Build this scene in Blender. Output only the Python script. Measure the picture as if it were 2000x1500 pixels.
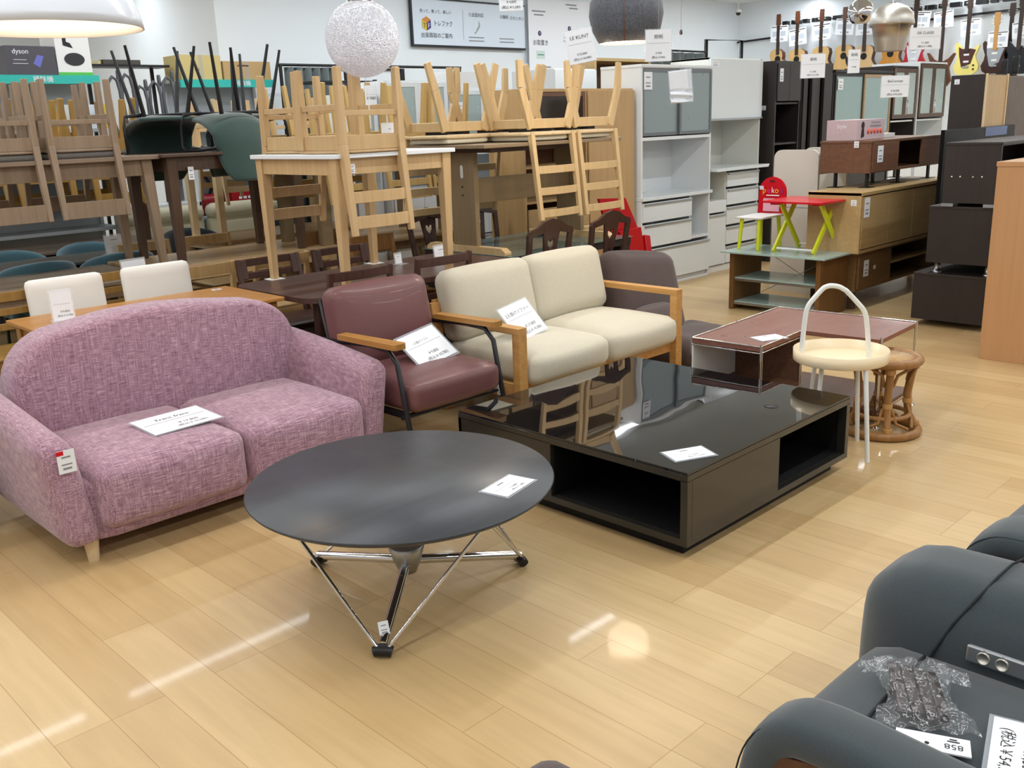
import bpy, bmesh, math, random
from mathutils import Vector, Matrix
from math import sin, cos, pi, radians as R
random.seed(7)
for o in list(bpy.data.objects): bpy.data.objects.remove(o)
S = bpy.context.scene
COL = S.collection

# ---------------------------------------------------------------- camera
YAW, PIT, ROL, FPX, CH = .774, .2707, -.0372, 1840.5, 1.55
_f = Vector((sin(YAW)*cos(PIT), cos(YAW)*cos(PIT), -sin(PIT)))
_r = Vector((cos(YAW), -sin(YAW), 0)); _u = _r.cross(_f)
_r2 = cos(ROL)*_r + sin(ROL)*_u; _u2 = -sin(ROL)*_r + cos(ROL)*_u
cam = bpy.data.cameras.new('camera'); cam.sensor_width = 36; cam.lens = FPX/2000*36
cam.clip_start = .05; cam.clip_end = 200
co = bpy.data.objects.new('camera', cam); COL.objects.link(co)
mw = Matrix((_r2, _u2, -_f)).transposed().to_4x4(); mw.translation = (0, 0, CH); co.matrix_world = mw
S.camera = co
def ray(x, y): return _r2*((x-1000)/FPX) - _u2*((y-750)/FPX) + _f
def at(x, y, z=0):            # the place on the level z seen in that direction
    d = ray(x, y); return d*((z-CH)/d.z) + Vector((0, 0, CH))
def atY(x, y, Y): d = ray(x, y); return d*(Y/d.y) + Vector((0, 0, CH))
def atX(x, y, X): d = ray(x, y); return d*(X/d.x) + Vector((0, 0, CH))
def pd(x, y, dep): return ray(x, y)*dep + Vector((0, 0, CH))

# ---------------------------------------------------------------- world, exposure
w = bpy.data.worlds.new('world'); S.world = w; w.use_nodes = True
w.node_tree.nodes['Background'].inputs[0].default_value = (.93, .96, 1, 1)
w.node_tree.nodes['Background'].inputs[1].default_value = .42
S.view_settings.view_transform = 'Standard'; S.view_settings.look = 'None'
S.view_settings.gamma = 1; S.view_settings.use_curve_mapping = False
S.view_settings.exposure = 0.27
LAMP = 21      # watts of each ceiling tube fixture
CEIL = 3.3

# ---------------------------------------------------------------- materials
def lin(c):
    if isinstance(c, str): c = tuple(int(c[i:i+2], 16)/255 for i in (0, 2, 4))
    return tuple((v/12.92 if v <= .04045 else ((v+.055)/1.055)**2.4) for v in c)+(1,)
MATS = {}
def mat(name, col, rough=.5, metal=0, coat=0, trans=0, emit=None, es=1, ior=1.45, alpha=1, sheen=0, spec=.5):
    if name in MATS: return MATS[name]
    m = bpy.data.materials.new(name); m.use_nodes = True; b = m.node_tree.nodes['Principled BSDF']
    b.inputs['Base Color'].default_value = lin(col); b.inputs['Roughness'].default_value = rough
    b.inputs['Metallic'].default_value = metal; b.inputs['Coat Weight'].default_value = coat
    b.inputs['Coat Roughness'].default_value = .05
    b.inputs['Transmission Weight'].default_value = trans; b.inputs['IOR'].default_value = ior
    b.inputs['Alpha'].default_value = alpha; b.inputs['Sheen Weight'].default_value = sheen
    b.inputs['Specular IOR Level'].default_value = spec
    if emit: b.inputs['Emission Color'].default_value = lin(emit); b.inputs['Emission Strength'].default_value = es
    # faint unevenness so no surface is one dead flat value
    nt = m.node_tree
    if not (trans or alpha < 1 or metal or emit):
        n = nt.nodes.new('ShaderNodeTexNoise'); n.inputs['Scale'].default_value = 9; tc = nt.nodes.new('ShaderNodeTexCoord')
        nt.links.new(tc.outputs['Object'], n.inputs['Vector'])
        mr = nt.nodes.new('ShaderNodeMapRange'); mr.inputs[3].default_value = max(.02, rough-.06); mr.inputs[4].default_value = min(1, rough+.06)
        nt.links.new(n.outputs[0], mr.inputs[0]); nt.links.new(mr.outputs[0], b.inputs['Roughness'])
    MATS[name] = m; return m
def wood(name, c1, c2=None, rough=.4, axis='Z', sc=1.0, coat=0):
    if name in MATS: return MATS[name]
    m = mat(name, c1, rough, coat=coat); nt = m.node_tree; b = nt.nodes['Principled BSDF']
    a = lin(c1); d = lin(c2) if c2 else tuple(v*.78 for v in a[:3])+(1,)
    tc = nt.nodes.new('ShaderNodeTexCoord'); mp = nt.nodes.new('ShaderNodeMapping')
    s = {'X': (1.2, 26, 26), 'Y': (26, 1.2, 26), 'Z': (22, 22, .9)}[axis]
    mp.inputs['Scale'].default_value = tuple(v*sc for v in s)
    n = nt.nodes.new('ShaderNodeTexNoise'); n.inputs['Detail'].default_value = 5; n.inputs['Distortion'].default_value = .6; n.inputs['Scale'].default_value = 1.5
    r = nt.nodes.new('ShaderNodeValToRGB'); r.color_ramp.elements[0].color = d; r.color_ramp.elements[1].color = a
    r.color_ramp.elements[0].position = .25; r.color_ramp.elements[1].position = .75
    nt.links.new(tc.outputs['Object'], mp.inputs[0]); nt.links.new(mp.outputs[0], n.inputs['Vector'])
    nt.links.new(n.outputs[0], r.inputs[0]); nt.links.new(r.outputs[0], b.inputs['Base Color'])
    return m
def fabric(name, c1, c2, rough=.9, sc=220, bump=.15, sheen=.2):
    if name in MATS: return MATS[name]
    m = mat(name, c1, rough, sheen=sheen); nt = m.node_tree; b = nt.nodes['Principled BSDF']
    tc = nt.nodes.new('ShaderNodeTexCoord')
    n = nt.nodes.new('ShaderNodeTexNoise'); n.inputs['Scale'].default_value = sc; n.inputs['Detail'].default_value = 3
    r = nt.nodes.new('ShaderNodeValToRGB'); r.color_ramp.elements[0].color = lin(c2); r.color_ramp.elements[1].color = lin(c1)
    r.color_ramp.elements[0].position = .35; r.color_ramp.elements[1].position = .6
    bp = nt.nodes.new('ShaderNodeBump'); bp.inputs['Strength'].default_value = bump; bp.inputs['Distance'].default_value = .002
    nt.links.new(tc.outputs['Object'], n.inputs['Vector']); nt.links.new(n.outputs[0], r.inputs[0]); nt.links.new(r.outputs[0], b.inputs['Base Color'])
    nt.links.new(n.outputs[0], bp.inputs['Height']); nt.links.new(bp.outputs[0], b.inputs['Normal'])
    return m
def slub(name, cols, sc=1.0):      # crosshatched melange cloth: long horizontal and vertical threads
    m = mat(name, cols[1], .95, sheen=.3); nt = m.node_tree; b = nt.nodes['Principled BSDF']; L = nt.links
    tc = nt.nodes.new('ShaderNodeTexCoord'); outs = []
    for s in ((20, 300, 420), (260, 24, 24), (90, 90, 90)):
        mp = nt.nodes.new('ShaderNodeMapping'); mp.inputs['Scale'].default_value = tuple(v*sc for v in s)
        n = nt.nodes.new('ShaderNodeTexNoise'); n.inputs['Scale'].default_value = 1; n.inputs['Detail'].default_value = 2
        L.new(tc.outputs['Object'], mp.inputs[0]); L.new(mp.outputs[0], n.inputs['Vector']); outs.append(n)
    a = nt.nodes.new('ShaderNodeMath'); a.operation = 'ADD'; k_ = nt.nodes.new('ShaderNodeMath'); k_.operation = 'MULTIPLY'; k_.inputs[1].default_value = 1.3; L.new(outs[0].outputs[0], k_.inputs[0]); k2_ = nt.nodes.new('ShaderNodeMath'); k2_.operation = 'MULTIPLY'; k2_.inputs[1].default_value = .7; L.new(outs[1].outputs[0], k2_.inputs[0]); L.new(k_.outputs[0], a.inputs[0]); L.new(k2_.outputs[0], a.inputs[1])
    h = nt.nodes.new('ShaderNodeMath'); h.operation = 'MULTIPLY'; h.inputs[1].default_value = .5; L.new(a.outputs[0], h.inputs[0])
    r = nt.nodes.new('ShaderNodeValToRGB'); cr = r.color_ramp
    cr.elements[0].position = .36; cr.elements[0].color = lin(cols[0]); cr.elements[1].position = .5; cr.elements[1].color = lin(cols[1])
    e = cr.elements.new(.66); e.color = lin(cols[2])
    L.new(h.outputs[0], r.inputs[0]); L.new(r.outputs[0], b.inputs['Base Color'])
    bp = nt.nodes.new('ShaderNodeBump'); bp.inputs['Strength'].default_value = .25; bp.inputs['Distance'].default_value = .003
    L.new(h.outputs[0], bp.inputs['Height']); L.new(bp.outputs[0], b.inputs['Normal']); return m
def frosted(name, col, rough=.35, alpha=.6):
    return mat(name, col, rough, trans=alpha, ior=1.3)

M_oak = wood('light_oak', 'd6b888', 'c6a26e'); M_oak2 = wood('pale_beech', 'd5ba8c', 'c8a878'); M_birch = wood('birch', 'e0caa4', 'd4b78a')
M_must = wood('mustard_wood', 'b38d4c', '9f7a3c'); M_brown = wood('brown_wood', '8f6d4d', '735539'); M_walbr = wood('grey_brown_wood', '9a8570', '877159')
M_dkbr = wood('dark_brown_wood', '5c4636', '49362a'); M_dark = wood('mahogany_dark', '51352d', '412822'); M_esp = wood('espresso', '2f2826', '272120', rough=.45)
M_orange = wood('orange_brown_wood', 'bd8748', 'a87238', rough=.35, axis='X'); M_walnut = wood('walnut', '7a5741', '654534', axis='X')
M_oakX = wood('oak_veneer', 'bfa376', 'b29462', axis='X'); M_oakZ = wood('oak_panel', 'c3a374', 'b99768'); M_ped = wood('pedestal_wood', '8f7b60', '83704f', axis='Z')
M_pedX = wood('pedestal_top_wood', '927f66', '857257', axis='X'); M_lwal = wood('reddish_walnut', '8d5f50', '774c3f', axis='X', rough=.3)
M_panel = wood('amber_panel', 'c1946a', 'ba8c60', rough=.35); M_lowtv = wood('mid_brown_veneer', '82643f', '6e5233', axis='X')
M_rackside = wood('rack_brown', '7d5a33', '6a4a28'); M_tabtop = wood('grey_table_top', '8f8070', '7d6f60', axis='X', rough=.3)
M_lowoak = wood('low_oak_top', 'b1946b', 'a18460', axis='X', rough=.3)
M_white = mat('white_laminate', 'e4e8ea', .25); M_matwhite = mat('matt_white', 'e6e6e4', .6); M_whiteg = mat('gloss_white', 'dfe6ea', .12)
M_black = mat('black_plastic', '141416', .4); M_blackm = mat('black_metal', '1b1c20', .38); M_steel = mat('chrome', 'd8d8da', .08, metal=1)
M_brush = mat('brushed_steel', 'c4c1ba', .42, metal=1); M_alu = mat('aluminium', 'a9adb2', .35, metal=1)
M_paper = mat('white_paper', 'eef2f8', .5); M_sleeve = mat('clear_sleeve', 'dfe8f2', .08, alpha=.25); M_ink = mat('black_ink', '1d1d22', .6); M_grayink = mat('grey_ink', '8b8d93', .6)
M_red = mat('red_lacquer', 'b3101c', .3); M_redp = mat('red_plastic', 'cf1226', .3); M_lime = mat('lime_yellow', 'd6e22a', .35)
M_glass = mat('clear_glass', 'cfe6e0', .03, trans=.9, ior=1.45); M_gglass = mat('green_tinted_glass', 'a9c4c0', .06, trans=.35, ior=1.45)
M_fg = mat('frosted_grey_glass', '8b9a9e', .3, spec=.6); M_fg2 = mat('frosted_pale_glass', 'a8b8b6', .25, spec=.6); M_teal = mat('teal_board', '2fb5aa', .5)
M_clear = mat('clear_acrylic', 'f4f8fb', .05, alpha=.3); M_card = mat('brown_cardboard', 'b99a6a', .8); M_card2 = mat('yellow_cardboard', 'c9b77c', .8)
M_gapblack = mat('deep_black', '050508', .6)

# ---------------------------------------------------------------- mesh builder
class MB:
    def __init__(s): s.v = []; s.f = []; s.sm = []
    def add(s, vs, fs, smooth=False):
        b = len(s.v); s.v += [Vector(p) for p in vs]
        for f in fs: s.f.append([b+i for i in f]); s.sm.append(smooth)
        return s
    def box(s, x0, x1, y0, y1, z0, z1, T=None):
        vs = [Vector((x, y, z)) for z in (z0, z1) for y in (y0, y1) for x in (x0, x1)]
        if T: vs = [T @ p for p in vs]
        return s.add(vs, [(0, 2, 3, 1), (4, 5, 7, 6), (0, 1, 5, 4), (2, 6, 7, 3), (0, 4, 6, 2), (1, 3, 7, 5)])
    def bar(s, p, q, w, h, w2=None, h2=None, up=(0, 0, 1)):
        p, q = Vector(p), Vector(q); d = (q-p).normalized(); up = Vector(up)
        if abs(d.dot(up)) > .95: up = Vector((0, 1, 0))
        a = d.cross(up).normalized(); b = a.cross(d).normalized(); w2 = w if w2 is None else w2; h2 = h if h2 is None else h2
        vs = [c + a*(i*ww/2) + b*(j*hh/2) for c, ww, hh in ((p, w, h), (q, w2, h2)) for i, j in ((-1, -1), (1, -1), (1, 1), (-1, 1))]
        return s.add(vs, [(3, 2, 1, 0), (4, 5, 6, 7), (0, 1, 5, 4), (1, 2, 6, 5), (2, 3, 7, 6), (3, 0, 4, 7)])
    def tube(s, pts, r, n=10, r2=None, closed=False):
        pts = [Vector(p) for p in pts]; m = len(pts); vs = []; prev = None
        for i, p in enumerate(pts):
            if closed: d = pts[(i+1) % m]-pts[i-1]
            else: d = pts[min(i+1, m-1)]-pts[max(i-1, 0)]
            d.normalize()
            if prev is None:
                a = d.cross(Vector((0, 0, 1)))
                if a.length < .1: a = d.cross(Vector((0, 1, 0)))
            else: a = prev - d*prev.dot(d)
            a.normalize(); prev = a; b = d.cross(a)
            rr = r if r2 is None else r+(r2-r)*i/(m-1)
            vs += [p+(a*cos(2*pi*k/n)+b*sin(2*pi*k/n))*rr for k in range(n)]
        fs = []; e = m if closed else m-1
        for i in range(e):
            for k in range(n):
                j = (i+1) % m; fs.append((i*n+k, i*n+(k+1) % n, j*n+(k+1) % n, j*n+k))
        s.add(vs, fs, True)
        if not closed: s.add(vs[:n], [tuple(range(n))[::-1]]); s.add(vs[-n:], [tuple(range(n))])
        return s
    def lathe(s, prof, c=(0, 0, 0), n=32, T=None, closed=False):
        vs = []; c = Vector(c)
        for r, z in prof:
            for k in range(n):
                p = Vector((r*cos(2*pi*k/n), r*sin(2*pi*k/n), z)); p = (T @ p) if T else p; vs.append(p+c)
        fs = []; m = len(prof)
        for i in range(m if closed else m-1):
            j = (i+1) % m
            for k in range(n): fs.append((i*n+k, i*n+(k+1) % n, j*n+(k+1) % n, j*n+k))
        s.add(vs, fs, True)
        if not closed:
            if prof[0][0] > 1e-4: s.add(vs[:n], [tuple(range(n))[::-1]])
            if prof[-1][0] > 1e-4: s.add(vs[-n:], [tuple(range(n))])
        return s
    def prism(s, poly, O, U, V, N, t, smooth=False):    # outline poly in the plane O,U,V pushed by t along N
        O, U, V, N = map(Vector, (O, U, V, N)); n = len(poly)
        a = [O+U*x+V*y for x, y in poly]; b = [p+N*t for p in a]
        s.add(a+b, [tuple(range(n))[::-1], tuple(range(n, 2*n))])
        s.add(a+b, [(i, (i+1) % n, n+(i+1) % n, n+i) for i in range(n)], smooth); return s
    def soft(s, c, h, r, puff=(0, 0, 0), T=None, n=10, shear=None):   # upholstered block: rounded edges, swollen faces
        c = Vector(c); h = Vector(h); vs = []; idx = {}; fs = []
        def key(i, j, k): return (i, j, k)
        def add(i, j, k):
            if (i, j, k) in idx: return idx[(i, j, k)]
            u = [2*t/n-1 for t in (i, j, k)]
            u = [math.copysign(abs(t)**.75, t) if abs(t) < 1 else t for t in u]
            p = Vector([u[q]*h[q] for q in range(3)]); inner = Vector([max(-(h[q]-r), min(h[q]-r, p[q])) for q in range(3)])
            d = p-inner; on = [abs(abs(u[q])-1) < 1e-6 for q in range(3)]
            if d.length > 1e-9: p = inner+d.normalized()*r
            for q in range(3):
                a_, b_ = [x for x in range(3) if x != q]
                p[q] += puff[q]*u[q]*(1-u[a_]**2)*(1-u[b_]**2)
            if shear: p = shear(p)
            if T: p = T @ p
            vs.append(p+c); idx[(i, j, k)] = len(vs)-1; return idx[(i, j, k)]
        for ax in range(3):
            for side in (0, n):
                for i in range(n):
                    for j in range(n):
                        q = []
                        for di, dj in ((0, 0), (1, 0), (1, 1), (0, 1)):
                            t = [0, 0, 0]; t[ax] = side; t[(ax+1) % 3] = i+di; t[(ax+2) % 3] = j+dj; q.append(add(*t))
                        fs.append(tuple(q) if side else tuple(q[::-1]))
        return s.add(vs, fs, True)
    def grid(s, fn, nu, nv, thick=0):
        vs = [Vector(fn(i/nu, j/nv)) for j in range(nv+1) for i in range(nu+1)]
        fs = [(j*(nu+1)+i, j*(nu+1)+i+1, (j+1)*(nu+1)+i+1, (j+1)*(nu+1)+i) for j in range(nv) for i in range(nu)]
        return s.add(vs, fs, True)
    def build(s, name, m, parent=None, bevel=0, seg=2, sub=0, solid=0):
        org = ORG.get(parent.name, Vector()) if parent else Vector()
        me = bpy.data.meshes.new(name); me.from_pydata([p-org for p in s.v], [], s.f); me.validate()
        me.polygons.foreach_set('use_smooth', s.sm if len(s.sm) == len(me.polygons) else [False]*len(me.polygons))
        me.materials.append(m); o = bpy.data.objects.new(name, me); COL.objects.link(o)
        if parent: o.parent = parent; ORG[o.name] = org
        if solid: x = o.modifiers.new('solid', 'SOLIDIFY'); x.thickness = solid; x.offset = 0
        if bevel: x = o.modifiers.new('bevel', 'BEVEL'); x.width = bevel; x.segments = seg; x.limit_method = 'ANGLE'; x.angle_limit = R(40); x.harden_normals = False
        if sub: x = o.modifiers.new('sub', 'SUBSURF'); x.levels = x.render_levels = sub
        return o
ORG = {}
USED = set()
def tag(o, label, cat, group=None, kind=None):
    o['label'] = label; o['category'] = cat
    if group: o['group'] = group
    if kind: o['kind'] = kind
    return o
def thing(name, label, cat, loc=(0, 0, 0), group=None):
    o = bpy.data.objects.new(name, None); COL.objects.link(o); o.location = loc; o.empty_display_size = .05
    ORG[o.name] = Vector(loc); return tag(o, label, cat, group)
def struct(name, mb, m): o = mb.build(name, m); o['kind'] = 'structure'; return o
def box(name, m, parent, x0, x1, y0, y1, z0, z1, bevel=.002): return MB().box(x0, x1, y0, y1, z0, z1).build(name, m, parent, bevel)
def dup(root, loc, rot, label, group=None):
    c = root.copy(); COL.objects.link(c); c.location = loc; c.rotation_euler = rot; c['label'] = label
    if group: c['group'] = group
    for ch in list(root.children):
        d = ch.copy(); COL.objects.link(d); d.parent = c
        for g in list(ch.children):
            e = g.copy(); COL.objects.link(e); e.parent = d
    return c
def text(s, size, T, m, parent, name='printed_text', align='CENTER', sx=1):
    cu = bpy.data.curves.new('t', 'FONT'); cu.body = s; cu.size = size; cu.align_x = align; cu.align_y = 'CENTER'
    cu.resolution_u = 3
    ob = bpy.data.objects.new('t', cu); COL.objects.link(ob)
    dg = bpy.context.evaluated_depsgraph_get(); me = bpy.data.meshes.new_from_object(ob.evaluated_get(dg))
    bpy.data.objects.remove(ob); bpy.data.curves.remove(cu); me.name = name
    org = ORG.get(parent.name, Vector()) if parent else Vector()
    for v in me.vertices: v.co = (T @ Vector((v.co.x*sx, v.co.y, v.co.z))) - org
    me.materials.clear(); me.materials.append(m)
    o = bpy.data.objects.new(name, me); COL.objects.link(o)
    if parent: o.parent = parent; ORG[o.name] = org
    return o
def frame(O, X, Y):    # 4x4 with origin O, local x along X, local y along Y
    X = Vector(X).normalized(); Z = X.cross(Vector(Y)).normalized(); Y = Z.cross(X)
    m = Matrix((X, Y, Z)).transposed().to_4x4(); m.translation = Vector(O); return m
def bars(T, rows, m, parent, name='printed_lines'):
    mb = MB()
    for x, y, w_, h_ in rows: mb.box(x-w_/2, x+w_/2, y-h_/2, y+h_/2, 0, .0004, T)
    return mb.build(name, m, parent)
STDROWS = [(0, .12, .34, .05), (0, -.02, .86, .008), (0, -.16, .22, .04), (0, -.27, .3, .055), (0, -.36, .44, .045)]
def sticker(parent, O, X, Y, w_, h_, name='price_sticker'):
    T = frame(O, X, Y); st = MB().box(-w_/2, w_/2, -h_/2, h_/2, -.0005, .001, T).build(name, M_paper, parent)
    bars(T @ Matrix.Translation((0, 0, .0012)), [(0, h_*.2, w_*.5, h_*.07), (0, -h_*.12, w_*.6, h_*.06), (0, -h_*.3, w_*.5, h_*.09)], M_grayink, st); return st
def card(label, O, X, Y, w_, h_, lines, group='price cards', cat='price card', name='price_card', border=.008, rows=None):
    # a printed card in a clear sleeve, centre O
    T = frame(O, X, Y); t = thing(name, label, cat, O, group)
    MB().box(-w_/2, w_/2, -h_/2, h_/2, .0005, .0015, T).build('paper', M_paper, t)
    if border: MB().box(-w_/2-border, w_/2+border, -h_/2-border, h_/2+border, -.0006, .0002, T).build('clear_sleeve', M_sleeve, t)
    T2 = T @ Matrix.Translation((0, 0, .002))
    for s_, x, y, sz in lines: text(s_, sz*h_, T2 @ Matrix.Translation((x*w_, y*h_, 0)), M_ink, t, 'printed_text')
    bars(T2, [(x*w_, y*h_, a*w_, b*h_) for x, y, a, b in (rows if rows is not None else [(0, .1, .9, .006)])], M_grayink, t)
    return t
# ================================================================ SHELL
WX, WY = 14.5, 9.14
def floor_mat():
    m = mat('oak_plank_floor', 'd8b682', .3, coat=.12); nt = m.node_tree; b = nt.nodes['Principled BSDF']; L = nt.links
    for l in list(b.inputs['Roughness'].links): L.remove(l)
    tc = nt.nodes.new('ShaderNodeTexCoord'); mp = nt.nodes.new('ShaderNodeMapping')
    mp.inputs['Rotation'].default_value = (0, 0, R(90)); mp.inputs['Location'].default_value = (0, .0, 0)
    L.new(tc.outputs['Object'], mp.inputs[0])
    br = nt.nodes.new('ShaderNodeTexBrick'); br.offset = .37; br.offset_frequency = 3; br.squash = 1
    br.inputs['Scale'].default_value = 1; br.inputs['Brick Width'].default_value = 1.21; br.inputs['Row Height'].default_value = .1545
    br.inputs['Mortar Size'].default_value = .0011; br.inputs['Mortar Smooth'].default_value = .3; br.inputs['Bias'].default_value = 0
    br.inputs['Color1'].default_value = lin('cfb486'); br.inputs['Color2'].default_value = lin('c1a375'); br.inputs['Mortar'].default_value = lin('a07f52')
    L.new(mp.outputs[0], br.inputs['Vector'])
    g = nt.nodes.new('ShaderNodeMapping'); g.inputs['Scale'].default_value = (17, 1.3, 1); L.new(tc.outputs['Object'], g.inputs[0])
    n = nt.nodes.new('ShaderNodeTexNoise'); n.inputs['Scale'].default_value = 1.6; n.inputs['Detail'].default_value = 4; n.inputs['Distortion'].default_value = .35; L.new(g.outputs[0], n.inputs['Vector'])
    r = nt.nodes.new('ShaderNodeValToRGB'); r.color_ramp.elements[0].color = (.90, .87, .82, 1); r.color_ramp.elements[1].color = (1.04, 1.03, 1.0, 1)
    r.color_ramp.elements[0].position = .3; r.color_ramp.elements[1].position = .65; L.new(n.outputs[0], r.inputs[0])
    mx = nt.nodes.new('ShaderNodeMix'); mx.data_type = 'RGBA'; mx.blend_type = 'MULTIPLY'; mx.inputs[0].default_value = .75
    L.new(br.outputs['Color'], mx.inputs[6]); L.new(r.outputs[0], mx.inputs[7]); L.new(mx.outputs[2], b.inputs['Base Color'])
    n2 = nt.nodes.new('ShaderNodeTexNoise'); n2.inputs['Scale'].default_value = 3.5; n2.inputs['Detail'].default_value = 4; L.new(tc.outputs['Object'], n2.inputs['Vector'])
    mr = nt.nodes.new('ShaderNodeMapRange'); mr.inputs[1].default_value = .3; mr.inputs[2].default_value = .7; mr.inputs[3].default_value = .33; mr.inputs[4].default_value = .43
    L.new(n2.outputs[0], mr.inputs[0]); L.new(mr.outputs[0], b.inputs['Roughness']); return m
struct('floor', MB().box(-6, WX+.2, -5, 14, -.05, 0), floor_mat())
M_wall = mat('wall_paint', 'edf3f7', .8); M_ceil = mat('ceiling_paint', 'e8ecee', .9)
struct('wall_right', MB().box(WX, WX+.15, -5, WY+.1, 0, CEIL), M_wall)
struct('wall_back', MB().box(5.0, WX, WY, WY+.15, 0, CEIL), M_wall)
struct('wall_left', MB().box(5.0, 5.12, WY+.15, 14, 0, CEIL), M_wall)
struct('wall_far', MB().box(-6, 5.0, 13.9, 14, 0, CEIL), M_wall)
struct('ceiling', MB().box(-6, WX+.2, -5, 14, CEIL, CEIL+.06), M_ceil)

# ceiling tube fixtures, each with its own light
M_tube = mat('lit_tube', 'ffffff', .5, emit='f4f9ff', es=5)
def tube_light(x, y, L=2.4, label=''):
    t = thing('ceiling_light', label, 'ceiling light', (x, y, CEIL), 'ceiling tube lights')
    MB().box(x-L/2, x+L/2, y-.06, y+.06, CEIL-.045, CEIL-.001).build('housing', M_matwhite, t, .004)
    MB().box(x-L/2+.02, x+L/2-.02, y-.035, y+.035, CEIL-.066, CEIL-.046).build('diffuser', M_tube, t, .004)
    ld = bpy.data.lights.new('tube_lamp', 'AREA'); ld.shape = 'RECTANGLE'; ld.size = L-.05; ld.size_y = .07; ld.energy = LAMP; ld.color = (.90, .955, 1)
    lo = bpy.data.objects.new('tube_lamp', ld); COL.objects.link(lo); lo.parent = t; lo.location = (0, 0, -.075)
LX = (-2.2, .9, 4.0, 7.1, 10.2, 13.0); LY = (-1.6, .75, 3.1, 5.4, 7.7)
for j, y in enumerate(LY):
    for i, x in enumerate(LX):
        tube_light(x, y, 2.76 if j == 4 else 2.4, label='white ceiling tube light over the %s, %s in its row' % (['aisle behind the viewer', 'recliner row', 'sofa row', 'dining tables', 'back cupboards'][j], ['leftmost', 'second from left', 'third from left', 'third from right', 'second from right', 'rightmost'][i]))
for i, x in enumerate((-2.2, .9, 3.5)): tube_light(x, 10.6, label='white ceiling tube light over the appliance corner, %s of three' % ['leftmost', 'middle one', 'rightmost'][i])

# ================================================================ PINK SOFA
def rings(mb, outline, O, U, V, N, t, r, k=5, back=True):     # padded slab with rounded rims
    O, U, V, N = map(Vector, (O, U, V, N)); n = len(outline); cx = sum(p[0] for p in outline)/n; cy = sum(p[1] for p in outline)/n
    rr = []
    for i in range(k+1): a = pi/2*i/k; rr.append((r*(1-sin(a)), r*(1-cos(a))))
    seq = [(d, z) for d, z in rr]
    seq = seq + [(d, t-z) for d, z in reversed(rr)]
    vs = []
    for d, z in seq:
        for x, y in outline:
            l = math.hypot(x-cx, y-cy) or 1; q = max(0, 1-d/l); vs.append(O+U*(cx+(x-cx)*q)+V*(cy+(y-cy)*q)+N*z)
    m = len(seq)
    fs = [(i*n+j, i*n+(j+1) % n, (i+1)*n+(j+1) % n, (i+1)*n+j) for i in range(m-1) for j in range(n)]
    fs += [tuple(range(n))[::-1], tuple(range((m-1)*n, m*n))]
    mb.add(vs, fs, True); return mb
def arc(cx, cy, r, a0, a1, n=8, ry=None):
    ry = r if ry is None else ry
    return [(cx+r*cos(R(a0+(a1-a0)*i/n)), cy+ry*sin(R(a0+(a1-a0)*i/n))) for i in range(n+1)]
M_pink = slub('pink_slub_cloth', ('7b5c6c', 'a47f92', 'cbadba')); M_seam = mat('dark_seam', '6d4a5c', .9)
ps = thing('sofa', 'pink melange two-seat sofa with arched back, beside the round black table', 'sofa', (1.8, 3.85, 0))
out = [(1.16, .14)] + [(1.12, .45)] + arc(1.39, .55, .25, 170, 95, 8, .235) + [(1.6, .815), (1.8, .82), (2.0, .805)] + arc(2.21, .54, .26, 85, 8, 8, .235) + [(2.46, .42), (2.42, .14)]
rings(MB(), out[::-1], (0, 4.28, 0), (1, 0, 0), (0, 0, 1), (0, -1, 0), .24, .06).build('backrest', M_pink, ps)
MB().soft((1.79, 3.83, .2), (.66, .395, .13), .05).build('base', M_pink, ps)
def armshape(side):
    x0 = 1.115 if side < 0 else 2.43
    def sh(p):
        q = p.copy(); u = (p.z+.2)/.4; v = (p.y+.41)/.82     # height and depth fractions
        q.x += side*(.06*u + .0*v); q.z += u*.075*v; return q
    return MB().soft((x0, 3.82, .295), (.07, .41, .215), .06, (.004, 0, .01), shear=sh)
for s_ in (-1, 1): armshape(s_).build('armrest', M_pink, ps)
for x0, x1 in ((1.17, 1.785), (1.785, 2.38)):
    MB().soft(((x0+x1)/2, 3.71, .255), ((x1-x0)/2-.002, .335, .125), .055, (.0, .012, .022)).build('seat_cushion', M_pink, ps)
pts = [(x, 4.075-.012, z) for x, z in out[1:-1]]
for x, y in ((1.15, 3.49), (2.42, 3.49), (1.2, 4.15), (2.38, 4.15)):
    MB().tube([(x, y, .1), (x, y, 0)], .03, 16, .02).build('leg', M_birch, ps)
st = sticker(ps, (1.082, 3.397, .44), (1, 0, .0), (.0, .0, 1), .062, .085, 'price_tag')
MB().box(1.05, 1.075, 3.395, 3.398, .466, .482).build('red_corner', M_redp, ps)
card('white price card lying on the pink sofa seat', (1.62, 3.66, .408), (1, .06, .0), (-.05, 1, .06), .30, .21,
     [('Franc franc', .02, .22, .16), ('￥17,800', .1, -.18, .12), ('(税込￥19,580)', .12, -.34, .1)], rows=[(0, .06, .9, .006)])

# grey sofa behind it, only its end shows
M_greyf = fabric('grey_sofa_cloth', '6f7379', '5c6066')
gs = thing('sofa', 'grey upholstered sofa end poking out behind the pink sofa at the left edge', 'sofa', (.7, 4.5, 0))
MB().soft((.62, 4.50, .17), (.40, .40, .17), .05).build('base', M_greyf, gs)
MB().soft((.62, 4.42, .42), (.41, .33, .1), .07, (0, 0, .02)).build('seat_cushion', M_greyf, gs)
MB().soft((.62, 4.85, .5), (.42, .12, .24), .08, (0, .01, .01)).build('backrest', M_greyf, gs)
MB().soft((.93, 4.5, .36), (.08, .42, .26), .06).build('armrest', M_greyf, gs)

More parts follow.
